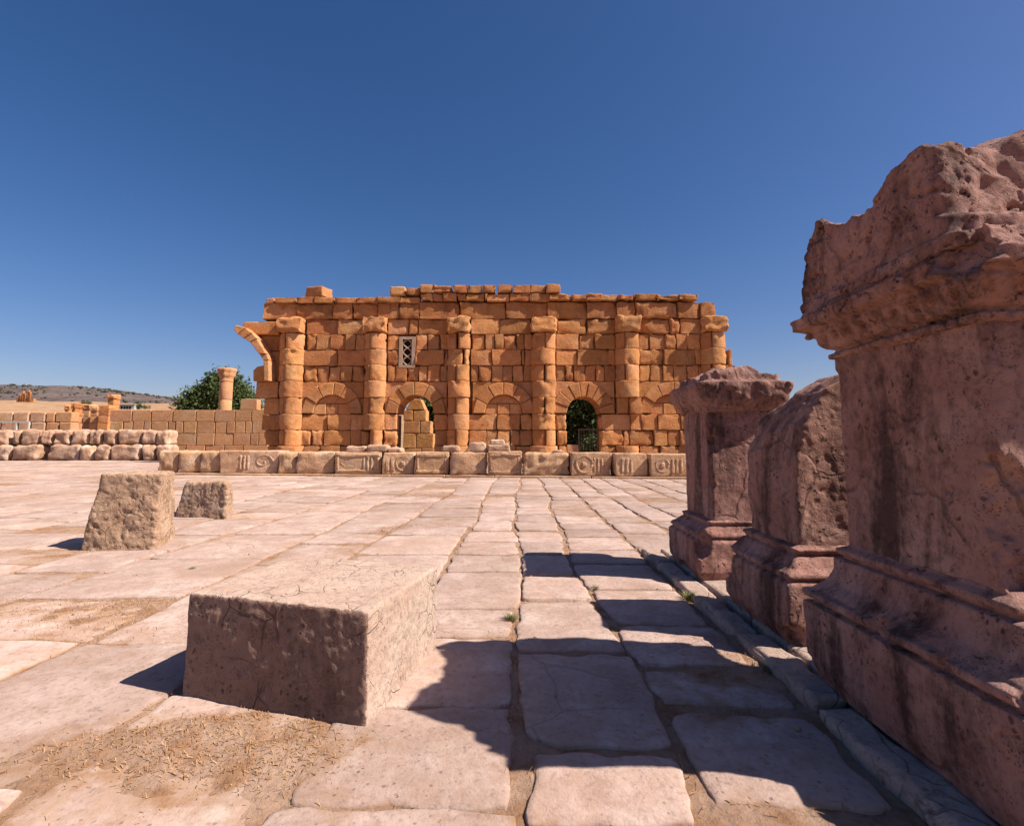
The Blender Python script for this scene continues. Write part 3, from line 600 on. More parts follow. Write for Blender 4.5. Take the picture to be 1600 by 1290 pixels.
def wblock(x0, x1, z0, z1, mat='wall', y=0., dep=.8, name='block', rough=.020, gap=.007, res=None):
    w, h = (x1-x0)/2-gap, (z1-z0)/2-gap*.8; yy = y+wr.uniform(-.06, .035); mat = wr.choices([mat, 'drum', 'frieze'], [.72, .16, .12])[0]
    er = wr.random() < .22; v, f = stone_box(w, dep/2, h, wr.uniform(.04, .07) if er else wr.uniform(.010, .025), res or (7, 1, 6), rough*(2.6 if er else 1), wr.uniform(0, 900), 3.2 if er else 2.2, 0., (wr.uniform(-.012, .012), 0), 0, 4, 4.5)
    return obj(name, mesh('block', v, f, M[mat]), WALL, ((x0+x1)/2, yy+dep/2, (z0+z1)/2), (wr.uniform(-.006, .006), wr.uniform(-.008, .008), wr.uniform(.02, .10)))
def course(i, spans, mat='wall', **kw):
    z1, z0 = ZC[i], ZC[i+1]
    for a, b in spans: wblock(U(a, (z0+z1)/2), U(b, (z0+z1)/2), z0, z1, mat, **kw)
def pairs(*xs): return list(zip(xs[:-1], xs[1:]))
course(0, pairs(411, 464, 521, 551, 591, 624, 655, 718, 789, 854, 916, 962, 991, 1057, 1093, 1117), 'frieze', y=-.08, dep=.95, rough=.03)
course(1, pairs(478, 528, 571)+pairs(606, 638, 653, 698)+pairs(735, 780, 829)+pairs(870, 916, 961)+pairs(998, 1045.6, 1062, 1095))
course(2, pairs(478, 494, 516, 539.5, 555, 570)+pairs(605, 622.5)+pairs(648.5, 666.3, 686.6, 700)+pairs(737, 757, 772, 786, 805.5, 818.5, 831)+pairs(868, 903.5, 929, 961)+pairs(998, 1014.5, 1038, 1055.5, 1072.6, 1095.5))
course(3, pairs(475, 527, 569)+pairs(604, 622.5)+pairs(648.5, 693, 699.5)+pairs(735, 768, 814, 819, 832.5)+pairs(867.5, 900.5, 950, 961)+pairs(997.7, 1036, 1086, 1096))
course(4, pairs(473.7, 495.3, 512.4, 532, 549, 568)+pairs(604.6, 617.7, 635.5, 653.8, 668, 686.7, 698)+pairs(735, 747, 766.5, 784.8, 800.5, 817, 832.7)+pairs(868, 882.5, 896, 914, 930.5, 944, 961)+pairs(999, 1014.8, 1035, 1051.6, 1072.6, 1091, 1096)+pairs(1134, 1149))
course(7, pairs(409, 443)+pairs(471, 510, 547, 569.6)+pairs(600, 619)+pairs(677.5, 699)+pairs(732, 776, 812, 832)+pairs(868, 884.8)+pairs(937.5, 984)+pairs(984, 1001, 1026.5, 1063, 1095))
course(8, pairs(412, 436)+pairs(467, 485, 505, 547, 564)+pairs(599, 619)+pairs(677.5, 698)+pairs(732, 760, 777, 796.5, 812, 831)+pairs(870, 884.8)+pairs(937.5, 973, 982, 1021, 1042, 1062, 1095))
course(9, pairs(416, 436)+pairs(470, 500, 530, 566)+pairs(596, 619)+pairs(677.5, 699)+pairs(733, 770, 805, 830)+pairs(872, 884.8)+pairs(937.5, 962)+pairs(999, 1030, 1060, 1095))
course(3, [(1138, 1143)]); course(2, [(1128, 1136)], y=.2)
# copings
def coping(spans, ya, yb, y=-.24, mat='frieze'):
    for a, b in spans:
        z1, z0 = wp((a+b)/2, ya)[1], wp((a+b)/2, yb)[1]; wblock(U(a, z0), U(b, z0), z0, z1+wr.uniform(-.04, .03), mat, y, 1.05, 'coping_stone', .028)
coping(pairs(433, 464.5, 492, 523.5, 559, 591.5, 625.6, 657), 465.2, 475.2); coping(pairs(657, 675.5, 692.5, 714, 728.6, 756, 760.5, 795, 826.8, 857.6), 460.3, 471.8, -.22)
coping(pairs(857.6, 891.7, 914, 940, 962, 991, 1024, 1057.5, 1088), 461.2, 471.3); coping(pairs(635, 657), 452, 462.5, -.22)
coping(pairs(657, 679.4, 708, 730.6, 754, 774)+pairs(777.5, 800.5, 827.5, 852, 874), 447, 459.8, -.30)
for (x0, x1, ya, yb, lab) in [(481, 511, 448.5, 464.6, 'big loose block sitting on the wall top near its left end'), (611, 634, 449, 463, 'loose block on the wall top at the left end of the raised coping'), (418, 430, 467, 475.6, 'small pale stone on the left tip of the wall top')]:
    (u0, z1), (u1, z0) = wp(x0, ya), wp(x1, yb); v, f = stone_box((u1-u0)/2, .42, (z1-z0)/2, .05, (5, 4, 4), .03, x0, 3., 0, (.0, 0), .03)
    p = WP+WU*(u0+u1)/2+WN*.25; tag(obj('loose_stone', mesh('loose_stone', v, f, M['drum']), None, (p[0], p[1], (z0+z1)/2), (0, 0, -WA-(.3 if x0 == 481 else 0))), lab, 'stone', 'loose stones on the great wall')
# engaged columns
def drum(u0, u1, z0, z1, proj=.46, a0=-96, a1=96, rough=.022, mat='drum', flat=0.):
    c, hw = (u0+u1)/2, (u1-u0)/2; na, nz = max(5, int((a1-a0)/8)), 7; h = z1-z0-.014
    zz = np.array([0, .018, .05, .18, .32, .46, .6, .74, .87, .95, .982, 1.])*h; an = np.radians(np.linspace(a0, a1, na)); sd = wr.uniform(0, 500)
    A, Zz = np.meshgrid(an, zz, indexing='ij'); e = np.minimum(Zz, h-Zz); rr = 1-.04*np.clip(1-e/.022, 0, 1)**2
    ea = np.minimum(A-an[0], an[-1]-A); rr = rr-.04*np.clip(1-ea/.08, 0, 1)
    Pn = np.stack([np.sin(A)*hw, -np.cos(A)*proj, Zz], -1); rr = rr+rough*2*fbm(Pn+sd, 2.5, 3)-.45*np.clip(fbm(Pn+sd+40, 1.7, 3)-.34, 0, .45)
    X = np.sin(A)*hw*rr; Y = -np.cos(A)*proj*rr; V = np.stack([X, Y, Zz-h/2], -1); a, b = A.shape; ii = np.arange(a*b).reshape(a, b)
    F = np.stack([ii[:-1, :-1], ii[1:, :-1], ii[1:, 1:], ii[:-1, 1:]], -1).reshape(-1, 4).tolist(); V = V.reshape(-1, 3).tolist()
    nb = len(V); V += [(X[0, 0]*.6, .3, -h/2), (X[-1, 0]*.6, .3, -h/2), (X[-1, 0]*.6, .3, h/2), (X[0, 0]*.6, .3, h/2)]
    F.append(tuple(int(q) for q in ii[:, 0][::-1])+(nb, nb+1)); F.append(tuple(int(q) for q in ii[:, -1])+(nb+2, nb+3))
    F.append(tuple(int(q) for q in ii[0, :])+(nb+3, nb)); F.append(tuple(int(q) for q in ii[-1, ::-1])+(nb+1, nb+2))
    me = mesh('column_drum', V, F, M[mat]); me.polygons.foreach_set('use_smooth', [k < len(F)-4 for k in range(len(F))])
    obj('column_drum', me, WALL, (c+wr.uniform(-.02, .02), wr.uniform(-.02, .02), z0+(z1-z0)/2), (0, 0, wr.uniform(-.03, .03)))
COL = [(438.5, 477, 437, 470), (570.5, 605, 568, 601), (699.5, 735, 699, 732), (830, 868.5, 832, 867), (960.5, 998, 963, 999), (1095, 1132, 1096, 1136)]
for k, (ta, tb, ba, bb) in enumerate(COL):
    for i in range(1, 10):
        z1, z0 = ZC[i], ZC[i+1]; q = (i-1)/8; zc = (z0+z1)/2; u0, u1 = U(ta+(ba-ta)*q, zc), U(tb+(bb-tb)*q, zc)
        if i == 1:                                                        # weathered capital
            v, f = stone_box((u1-u0)/2-.01, .40, (z1-z0)/2-.01, .05, (9, 8, 8), .10, k*31+9, 2.6, .0, (0, 0), -.03, 4, 2.5)
            obj('capital', mesh('capital', v, f, M['drum']), WALL, ((u0+u1)/2, -.16, zc+.03)); continue
        if k == 1 and i == 8: u0, u1 = U(579, zc), U(598, zc); drum(u0, u1, z0, z1, .5); wblock(U(565, zc), U(578, zc), z0, z1-.05, y=-.2); continue
        if k == 4 and i >= 7:
            if i == 9: drum(u0, u1, z0, z1, .5, rough=.05)
            continue
        if k == 4 and i == 6: wblock(u0, U(981, zc), z0, z1, y=-.1); wblock(U(982, zc), U(1000, zc), z0, z1, y=-.22, mat='drum'); continue
        pr = wr.uniform(.42, .50)
        if i % 2 == 0 and i < 9:
            sp = {2: -8, 3: 5}.get(k, -18)
            if k == 2 and i == 2: drum(u0, u1, z0, z1, pr*.6, -96, -10, .06); drum(u0, u1, z0, z1, pr, 0, 96); continue
            drum(u0, u1, z0, z1, pr*wr.uniform(.82, .95), -96, sp-2, .03, 'wall'); drum(u0, u1, z0, z1, pr, sp+2, 96, .025)
        elif k == 2 and i == 3: drum(u0, u1, z0, z1, .30, -96, 20, .09); drum(u0, u1, z0, z1, pr, 40, 96, .05)
        elif i == 9: drum(u0-.12, u1+.12, z0, z1, pr+.14, rough=.03)
        else: drum(u0, u1, z0, z1, pr, rough=.03 if wr.random() < .7 else .05)
# arches
RI, RO = .90, 1.50; ZA = ZC[7]+.04
def arch(cpx, is_open, n, ro=RO):
    c = U(cpx, ZA+.6); ri = RI if not is_open else (26.2 if cpx > 800 else 29)/FPX*25.4
    edges = [0]
    for k in range(n): edges.append(edges[-1]+wr.uniform(.8, 1.25))
    edges = [math.pi*e/edges[-1] for e in edges]
    for k in range(n):
        a0, a1 = edges[k]+.010, edges[k+1]-.010; r2 = ro+wr.uniform(-.03, .02)
        if k in (0, n-1): r2 = min(r2, 1.45)
        an = np.linspace(a0, a1, 5); poly = [(ri*math.cos(q), ri*math.sin(q)) for q in an]+[(r2*math.cos(q), r2*math.sin(q)) for q in an[::-1]]
        zs_ = -.0 if 0 < k < n-1 else 0.; pc = np.mean(poly, 0); v, f = prism(np.array(poly)-pc, wr.uniform(-.11, -.05), 1.5 if is_open else .5, .025)
        obj('voussoir', mesh('voussoir', v, f, M['wall'], False), WALL, (c+pc[0], 0, ZA+pc[1]))
    def push(rect, r, out):
        x0, x1, z0, z1 = rect; m = 9
        pts = [(x0+(x1-x0)*k/m, z0) for k in range(m)]+[(x1, z0+(z1-z0)*k/m) for k in range(m)]+[(x1-(x1-x0)*k/m, z1) for k in range(m)]+[(x0, z1-(z1-z0)*k/m) for k in range(m)]
        res = []
        for x, z in pts:
            d = math.hypot(x, z)
            if (out and d < r) or (not out and d > r): x, z = x*r/max(d, 1e-6), z*r/max(d, 1e-6)
            if not res or math.hypot(x-res[-1][0], z-res[-1][1]) > .012: res.append((x, z))
        return res
    def poly_block(p, y0, y1, mat='wall'):
        if len(p) < 4: return
        pc = np.mean(p, 0); v, f = prism(np.array(p)-pc, y0, y1, .02); obj('block', mesh('block', v, f, M[mat], False), WALL, (c+pc[0], 0, ZA+pc[1]))
    # spandrels beside and over the ring
    hw = 1.50; zf0, zf1 = ZC[6]-ZA, ZC[5]-ZA
    poly_block(push((-hw, -.012, zf0+.02, zf1-.012), ro-.04, True), wr.uniform(.0, .03), .8); poly_block(push((.012, hw, zf0+.02, zf1-.012), ro-.04, True), wr.uniform(.0, .03), .8)
    for s in (-1, 1):
        zb = ZC[7]-ZA+.02; r = (-hw, -1.0, zb, zf0) if s < 0 else (1.0, hw, zb, zf0); poly_block(push(r, ro-.04, True), 0.02, .8)
    if not is_open:
        zb = ZC[7]-ZA+.01; zm = .47
        for a, b in ((-.88, -.32), (-.30, .28), (.30, .88)): poly_block(push((a, b, zb, zm), ri-.015, False), .04+wr.uniform(-.02, .03), .6)
        poly_block(push((-.76, .76, zm+.02, .9), ri-.015, False), .06, .6)
    return c
AR = [(519, False, 6), (649.5, True, 6), (787, False, 6), (911.5, True, 9), (1046.5, False, 6)]
AC = [arch(*a) for a in AR]
# core behind the blocks, open at the two doorways and the little window
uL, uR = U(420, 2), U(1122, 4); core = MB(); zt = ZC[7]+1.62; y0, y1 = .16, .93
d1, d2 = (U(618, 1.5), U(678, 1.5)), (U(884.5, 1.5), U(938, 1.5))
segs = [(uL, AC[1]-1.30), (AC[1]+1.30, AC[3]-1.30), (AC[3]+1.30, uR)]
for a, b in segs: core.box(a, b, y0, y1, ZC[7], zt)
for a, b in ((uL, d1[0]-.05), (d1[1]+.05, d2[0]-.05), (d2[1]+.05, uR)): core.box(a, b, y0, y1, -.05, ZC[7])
core.box(d1[0]-.7, d1[0]-.055, y1+.002, 1.5, -.05, ZC[7]).box(d2[0]-.7, d2[0]-.055, y1+.002, 1.5, -.05, ZC[7]).box(d1[1]+.055, d1[1]+.7, y1+.002, 1.5, -.05, ZC[7]).box(d2[1]+.055, d2[1]+.7, y1+.002, 1.5, -.05, ZC[7])  # deeper jambs, the reveal's shade put in by the dark core colour
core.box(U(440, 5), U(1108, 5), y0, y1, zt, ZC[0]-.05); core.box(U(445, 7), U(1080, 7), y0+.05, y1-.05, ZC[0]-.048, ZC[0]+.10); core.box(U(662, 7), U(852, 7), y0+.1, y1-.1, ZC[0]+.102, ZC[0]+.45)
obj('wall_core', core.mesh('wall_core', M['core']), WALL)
# little latticed window
zw0, zw1 = wp(635, 574.5)[1], wp(635, 526)[1]; uw0, uw1 = U(622.8, 4.2), U(648.3, 4.2)
wf = MB()
for (a, b, c, d) in ((uw0, uw0+.17, zw0, zw1), (uw1-.17, uw1, zw0, zw1), (uw0+.172, uw1-.172, zw0, zw0+.13), (uw0+.172, uw1-.172, zw1-.13, zw1)): wf.box(a, b, -.05, .1, c, d)
win = obj('lattice_window', wf.mesh('lattice_window', M['marble']), WALL)
lat = MB(); um = (uw0+uw1)/2; hw = (uw1-uw0)/2-.17; zz = np.linspace(zw0+.13, zw1-.13, 25)
for s in (-1, 1): lat.tube([(um+s*hw*.9*math.sin(q*3*math.pi), .03, z) for q, z in zip(np.linspace(0, 1, 25), zz)], [.035]*25, 6)
obj('lattice', lat.mesh('lattice', M['marble'], True), win); obj('dark_backing', MB().box(uw0+.1, uw1-.1, .11, .155, zw0+.05, zw1-.05).mesh('backing', M['dark']), win)  # dark sheet painted in place of the shaded recess behind the lattice
# broken springing of an arch at the left end, and the wall end below it
def wpoly(pts, y0, y1, name='block', mat='wall', bev=.04):
    p = np.array([(U(a, wp(a, b)[1]), wp(a, b)[1]) for a, b in pts]); pc = p.mean(0); v, f = prism(p-pc, y0, y1, bev); return obj(name, mesh(name, v, f, M[mat], False), WALL, (pc[0], 0, pc[1]))
wpoly([(384, 519), (380, 509), (383, 503.5), (436, 503), (437, 523), (403, 523)], -.1, .7); wpoly([(405, 524), (438, 524), (438, 547), (418, 547)], .12, .7); wpoly([(418, 548), (438, 548), (438, 596.5), (423, 596.5), (424, 565)], .2, .7)
rib = [(378, 511.5), (393.6, 516), (403, 524), (410.7, 532), (425, 555.5), (428, 565), (429, 597)]
rin = [(374, 518), (381, 526), (391, 532.5), (400, 538), (413, 555.5), (419.5, 566), (420.5, 597)]
for a in range(6):
    m_ = lambda p, q, t: (p[0]+(q[0]-p[0])*t, p[1]+(q[1]-p[1])*t)
    wpoly([m_(rib[a], rib[a+1], .02), m_(rib[a], rib[a+1], .98), m_(rin[a], rin[a+1], .98), m_(rin[a], rin[a+1], .02)], -.5-wr.uniform(0, .12), .4, 'arch_springer', 'drum', .045)
wpoly([(400, 580), (406, 574), (419, 571.5), (419.5, 596), (400, 596)], -.3, .7)
for (a, b, i) in ((400, 434, 5), (412, 436, 6)): course(i, [(a, b)], y=-.05)
for i, a, b in ((6, 436, 438),): pass
#@@BACK
# ------------------------------------------------------------------ behind the doorways
def trunk_tree(name, loc, hgt, crowns, leaf, nleaf, seed, label, cat='tree', lsize=.16, trunk_h=None, mat='leaf', group=None):
    hgt = float(hgt); r = random.Random(seed); nr = np.random.RandomState(seed); t = empty(name, loc); tag(t, label, cat, group); mb = MB(); th = float(trunk_h or hgt*.35)
    base = Vector((0, 0, -.1)); fork = Vector((r.uniform(-.1, .1)*hgt*.2, 0, th)); mb.tube([base, base.lerp(fork, .5)+Vector((.05, .03, 0))*hgt*.1, fork], [hgt*.04, hgt*.032, hgt*.026], 8)
    for (c, s) in crowns: c = [float(q) for q in c]; mb.tube([fork-Vector((0, 0, .1)), fork.lerp(Vector(c), .5)+Vector((r.uniform(-.2, .2), r.uniform(-.2, .2), .15)), Vector(c)], [hgt*.018, hgt*.012, hgt*.005], 6)
    obj('trunk', mb.mesh('trunk', M['trunk'], True), t)
    vol = np.array([s[0]*s[1]*s[2] for c, s in crowns]); vol = vol/vol.sum(); V = []; ncl = max(20, nleaf//45)
    for k in range(ncl):
        c, s = crowns[nr.choice(len(crowns), p=vol)]; d = nr.normal(size=3); d /= np.linalg.norm(d); rad = .55+.5*nr.rand()**.5
        cc = np.array(c)+d*np.array(s)*rad; m = 45; q = nr.normal(size=(m, 3))*lsize*2.2+cc
        a = nr.normal(size=(m, 3)); a /= np.linalg.norm(a, axis=1)[:, None]; b = np.cross(a, nr.normal(size=(m, 3))); b /= np.linalg.norm(b, axis=1)[:, None]
        L = lsize*(.6+.8*nr.rand(m, 1)); V.append(np.stack([q-a*L, q+b*L*.45, q+a*L, q-b*L*.45], 1))
    V = np.concatenate(V).reshape(-1, 3); V[:, 2] = np.maximum(V[:, 2], .02); F = np.arange(len(V)).reshape(-1, 4); obj('crown', mesh('crown', V, F, M[mat], False), t); return t
def gp(px, D, z=0.):
    p = at_y(px, 690, D); return np.array([p[0], D, z])
# masonry stub behind the left doorway
stub = empty('masonry_stub', tuple(gp(654, 28.6))); tag(stub, 'stepped stub of pale masonry standing behind the left arched doorway', 'masonry')
sc_ = FPX/28.6; steps = [(629, 678, 722, 700), (629.5, 677, 700, 677), (630.5, 673, 677, 657.5), (630, 666, 657.5, 640.5), (638, 661, 640.5, 623)]
for i, (a, b, ya, yb) in enumerate(steps):
    n = 1 if i == 4 else 2; cutx = [a, a+(b-a)*(.42 if i % 2 else .6), b] if n == 2 else [a, b]
    for q in range(n):
        pa, pb = at_y(cutx[q], ya, 28.6), at_y(cutx[q+1], yb, 28.6); z0, z1 = (max(pa[2], -.03), pb[2]); v, f = stone_box((pb[0]-pa[0])/2-.006, .45, (z1-z0)/2-.006, .03, (4, 2, 4), .015, a+q, 3., .0, (0, 0), .35 if i == 4 else 0)
        obj('block', mesh('block', v, f, M['drum']), stub, ((pa[0]+pb[0])/2-stub.location.x, .45+.02*q, (z0+z1)/2))
trunk_tree('shrub', tuple(gp(684, 33)), 4.4, [((0, 0, 2.6), (1.3, .9, 1.3)), ((.3, 0, 1.2), (.9, .8, 1.0)), ((-.6, 0, 3.2), (.9, .7, .8))], 0, 6500, 3, 'green shrub seen through the left arched doorway', 'shrub', .13, 1., 'leaf')
trunk_tree('shade_tree', tuple(gp(902, 37)), 6.5, [((0, 0, 4.2), (2.6, 1.6, 1.8)), ((-1.2, .3, 2.6), (1.4, 1.2, 1.4)), ((1.4, 0, 3.0), (1.7, 1.3, 1.5)), ((.2, .8, 1.5), (2.4, 1.2, 1.6))], 0, 22000, 4, 'dense tree with shade in its leaf colour, seen through the gated right doorway', 'tree', .16, 1.6, 'leafd')  # crown darkened by leaf colour to stand in for its shadow side
trunk_tree('shrub', tuple(gp(930, 31)), 1.6, [((0, 0, .7), (.7, .5, .55))], 0, 1800, 8, 'low green shrub behind the iron gate', 'shrub', .09, .4, 'leaf')
bank = MB(); pts = []
g0 = gp(905, 46); nx_ = 24
vx, vy = np.meshgrid(np.linspace(-7, 7, nx_), np.linspace(0, 10, 14), indexing='ij'); vz = .45*vy*np.clip(1.2-np.abs(vx)/7, .0, 1)+.25*fbm(np.stack([vx, vy, vx*0], -1), .7, 3)-.15
ii = np.arange(nx_*14).reshape(nx_, 14); ff = np.stack([ii[:-1, :-1], ii[1:, :-1], ii[1:, 1:], ii[:-1, 1:]], -1).reshape(-1, 4)
tag(obj('earth_bank', mesh('earth_bank', np.stack([vx, vy, vz], -1).reshape(-1, 3), ff, M['slope']), None, (g0[0], 40.5, 0)), 'earth bank rising beyond the doorways', kind='structure')
for k, (px, D, s, lab) in enumerate([(893, 33.5, .45, 'flat pale boulder left of the iron gate beyond the doorway'), (916, 34.2, .5, 'leaning pale boulder seen through the upper gate bars'), (922, 33, .4, 'round boulder seen low through the gate bars')]):
    p = gp(px, D); v, f = stone_box(s, s*.7, s*.55, .16, (6, 5, 5), .08, 500+k, 3.); tag(obj('boulder', mesh('boulder', v, f, M['lroww']), None, (p[0], D, s*.5), (0, .2*k, .5*k)), lab, 'boulder', 'boulders beyond the gate')
# iron gate in the right doorway
ga, gb = U(905.5, 1), U(936.5, 1); zt_ = wp(920, 669.5)[1]
gl = WP+WU*ga+WN*.45; gate = empty('iron_gate', (gl[0], gl[1], 0), -WA); tag(gate, 'light brown iron bar gate standing in the right arched doorway', 'gate')
W_ = gb-ga; obj('frame', MB().box(0, .045, -.02, .02, .05, zt_).box(W_-.045, W_, -.02, .02, .05, zt_).box(.047, W_-.047, -.018, .018, zt_-.05, zt_-.002).box(.047, W_-.047, -.018, .018, .10, .15).mesh('frame', M['iron']), gate)
for k in range(1, 7):
    x = W_*k/7; obj('bar', MB().tube([(x, 0, .14), (x, 0, zt_-.04)], [.013, .013], 6).mesh('bar', M['iron'], True), gate)
sa, sb = U(886.3, 1), U(905, 1); v, f = stone_box((sb-sa)/2-.01, .25, (wp(895, 694)[1])/2, .03, (4, 3, 4), .015, 77, 3.); p = WP+WU*(sa+sb)/2+WN*.5
tag(obj('step_block', mesh('step_block', v, f, M['restored']), None, (p[0], p[1], wp(895, 694)[1]/2-.02), (0, 0, -WA)), 'pale upright block beside the gate inside the right doorway', 'stone block')
# ------------------------------------------------------------------ restored ashlar wall to the left
LD = 31.5
lw = empty('ashlar_wall', tuple(gp(290, LD))); tag(lw, 'long pale restored ashlar wall left of the great wall', 'wall'); lr = random.Random(9)
ly = [640.2, 658.4, 676.8, 695.2, 713.5, 718.6]
lj = [[171, 206, 236, 270, 306, 335, 367, 393, 418], [171, 192, 207, 224, 236, 262, 274, 286, 307, 336, 354, 367, 383, 394, 418], [171, 198, 230, 265, 307, 335, 364, 391, 404, 418], [171, 205, 240, 268, 290, 320, 350, 380, 418], [171, 210, 250, 290, 330, 370, 418]]
core2 = MB(); o0 = lw.location
for i in range(5):
    for a, b in zip(lj[i][:-1], lj[i][1:]):
        pa, pb = at_y(a, ly[i+1], LD), at_y(b, ly[i], LD); w = (pb[0]-pa[0])/2; h = (pb[2]-pa[2])/2
        v, f = stone_box(w-.006, .25, h-.005, .018, (3, 1, 3), .006, lr.uniform(0, 999), 2., 0); obj('block', mesh('block', v, f, M['restored']), lw, ((pa[0]+pb[0])/2-o0.x, .25+lr.uniform(-.012, .012), (pa[2]+pb[2])/2))
pa, pb = at_y(375, 640, LD), at_y(402, 623, LD); v, f = stone_box((pb[0]-pa[0])/2, .25, (pb[2]-pa[2])/2, .03, (3, 1, 3), .02, 5, 2.); obj('block', mesh('block', v, f, M['restored']), lw, ((pa[0]+pb[0])/2-o0.x, .25, (pa[2]+pb[2])/2))
pa, pb = at_y(172, 722, LD), at_y(417, 641.5, LD); obj('wall_core', MB().box(pa[0]-o0.x, pb[0]-o0.x, .06, .46, -.05, pb[2]).mesh('core', M['core']), lw)
# ------------------------------------------------------------------ rough two-course boundary wall at far left
bl = empty('boulder_wall', tuple(gp(130, 28.5))); tag(bl, 'low rough wall of two courses of bleached boulders at far left', 'wall'); o0 = bl.location
def bstone(a, b, ya, yb, D, dep=.42, seed=0, mat='lroww'):
    pa, pb = at_y(a, yb, D), at_y(b, ya, D); w, h = (pb[0]-pa[0])/2, (pb[2]-pa[2])/2
    v, f = stone_box(w-.01, dep, h-.004, min(.10, h*.3), (9, 5, 8), .10, seed, 1.7, .05, (lr.uniform(-.05, .05), 0), lr.uniform(-.05, .08), 4); obj('boulder', mesh('boulder', v, f, M[mat]), bl, ((pa[0]+pb[0])/2-o0.x, D+dep-o0.y-.1, (pa[2]+pb[2])/2), (0, 0, lr.uniform(-.06, .06)))
zs = .18125
for k, (a, b) in enumerate([(-160, -50), (-60, 88), (108, 190), (188, 352), (358, 462), (468, 616), (620, 768), (770, 882), (884, 1020), (1022, 1226), (1230, 1352), (1354, 1468)]): bstone(a*zs, b*zs, 671.3+(.8 if k % 3 else 0), 694.6, 28.9, .42, k*13+2)
for k, (a, b) in enumerate([(-230, -90), (-80, 98), (102, 348), (352, 410), (412, 690), (698, 820), (822, 950), (955, 1220), (1225, 1345), (1350, 1470)]): bstone(a*zs, b*zs, 695, 719.5, 28.7 if k not in (3,) else 29.2, .5, k*17+5)
# ------------------------------------------------------------------ further ruins, column, trees
D = 43.; sc_ = FPX/D; col = empty('column', tuple(gp(348.5, D))); tag(col, 'lone standing column with carved capital in front of the dark tree', 'column')
zt = at_y(348, 597, D)[2]; rad = 9.6/sc_; z = 0
for k in range(4):
    h = zt/4; pts = [(0, 0, z+.01), (0, 0, z+.05), (0, 0, z+h*.5), (0, 0, z+h-.05), (0, 0, z+h-.01)]; obj('drum', MB().tube(pts, [rad*.96, rad*1., rad*.99, rad*.98, rad*.95], 20).mesh('drum', M['restored'], True), col); z += h
mb = MB(); pr = [(0, .92), (.08, 1.05), (.14, .98), (.45, 1.02), (.62, 1.28), (.68, 1.18), (.9, 1.3), (1.05, 1.42), (1.2, 1.25)]
n = 24; V = []; zc0 = zt
for (q, rr) in pr:
    for k in range(n):
        a = 2*math.pi*k/n; w = 1+.10*math.sin(a*8)*(q > .2)+.05*wr.uniform(-1, 1)*(q > .2); V.append((rad*rr*w*math.cos(a), rad*rr*w*math.sin(a), zc0+q*.95))
F = [(i*n+k, i*n+(k+1) % n, (i+1)*n+(k+1) % n, (i+1)*n+k) for i in range(len(pr)-1) for k in range(n)]+[tuple((len(pr)-1)*n+k for k in range(n))]
obj('capital', mesh('capital', V, F, M['restored']), col)
trunk_tree('broad_tree', tuple(gp(338, 62)), 9.5, [((-1.9, 0, 5.0), (2.3, 2., 2.2)), ((.6, 0, 6.7), (2.3, 2., 2.2)), ((2.4, 0, 5.2), (2.0, 1.8, 1.9)), ((-.6, 0, 3.8), (3.4, 2.2, 1.5)), ((3.2, .5, 3.6), (1.6, 1.5, 1.4)), ((-2.9, 0, 3.9), (1.2, 1.2, 1.2))], 0, 30000, 12, 'big round dark green tree behind the lone column', 'tree', .20, 2.0, 'leaf')
def pier(name, x0, x1, yt, D, label, cat, mat='wall', cap=False, dep=.5, grp='ruined piers beyond the boulder wall'):
    pa, pb = at_y(x0, yt, D), at_y(x1, yt, D); w = (pb[0]-pa[0])/2; zt = pb[2]; t = empty(name, ((pa[0]+pb[0])/2, D, 0)); tag(t, label, cat, grp); z = 0.; k = 0
    while z < zt-.05:
        h = min(.75, zt-z); v, f = stone_box(w*(1 if k % 2 else .97), dep, h/2-.006, .05, (3, 3, 3), .03, x0*3+k, 2.); obj('block', mesh('block', v, f, M[mat]), t, (0, dep, z+h/2)); z += h; k += 1
    if cap: v, f = stone_box(w*1.25, dep*1.2, .28, .10, (5, 5, 4), .10, x0*5, 3.); obj('capital', mesh('capital', v, f, M[mat]), t, (0, dep, zt+.22))
    return t
pier('stone_pier', 112, 118, 637, 56, 'short reddish pier right of the pale low wall', 'pier', 'frieze', True)
pier('standing_slab', 118.5, 126.5, 646.5, 57, 'pale pinkish upright slab among the far piers', 'slab', 'lroww', False, .2)
pier('stone_pier', 127, 140, 638.5, 58, 'broad pier with dark worn top, right of the pinkish slab', 'pier', 'restored', True)
pier('stone_pier', 141.5, 152, 642, 57, 'lower squat pier just left of the tallest far pier', 'pier', 'restored', True)
pier('stone_pier', 154.5, 171, 633, 56, 'tallest square pier beside the ashlar wall end', 'pier', 'wall')
pier('stone_pier', 168.5, 178, 623, 60, 'slender pier with flaring broken top behind the tallest square pier', 'pier', 'wall', True)
pier('stone_pier', 101, 108, 639.5, 66, 'small far pier above the end of the pale low wall', 'pier', 'wall', True)
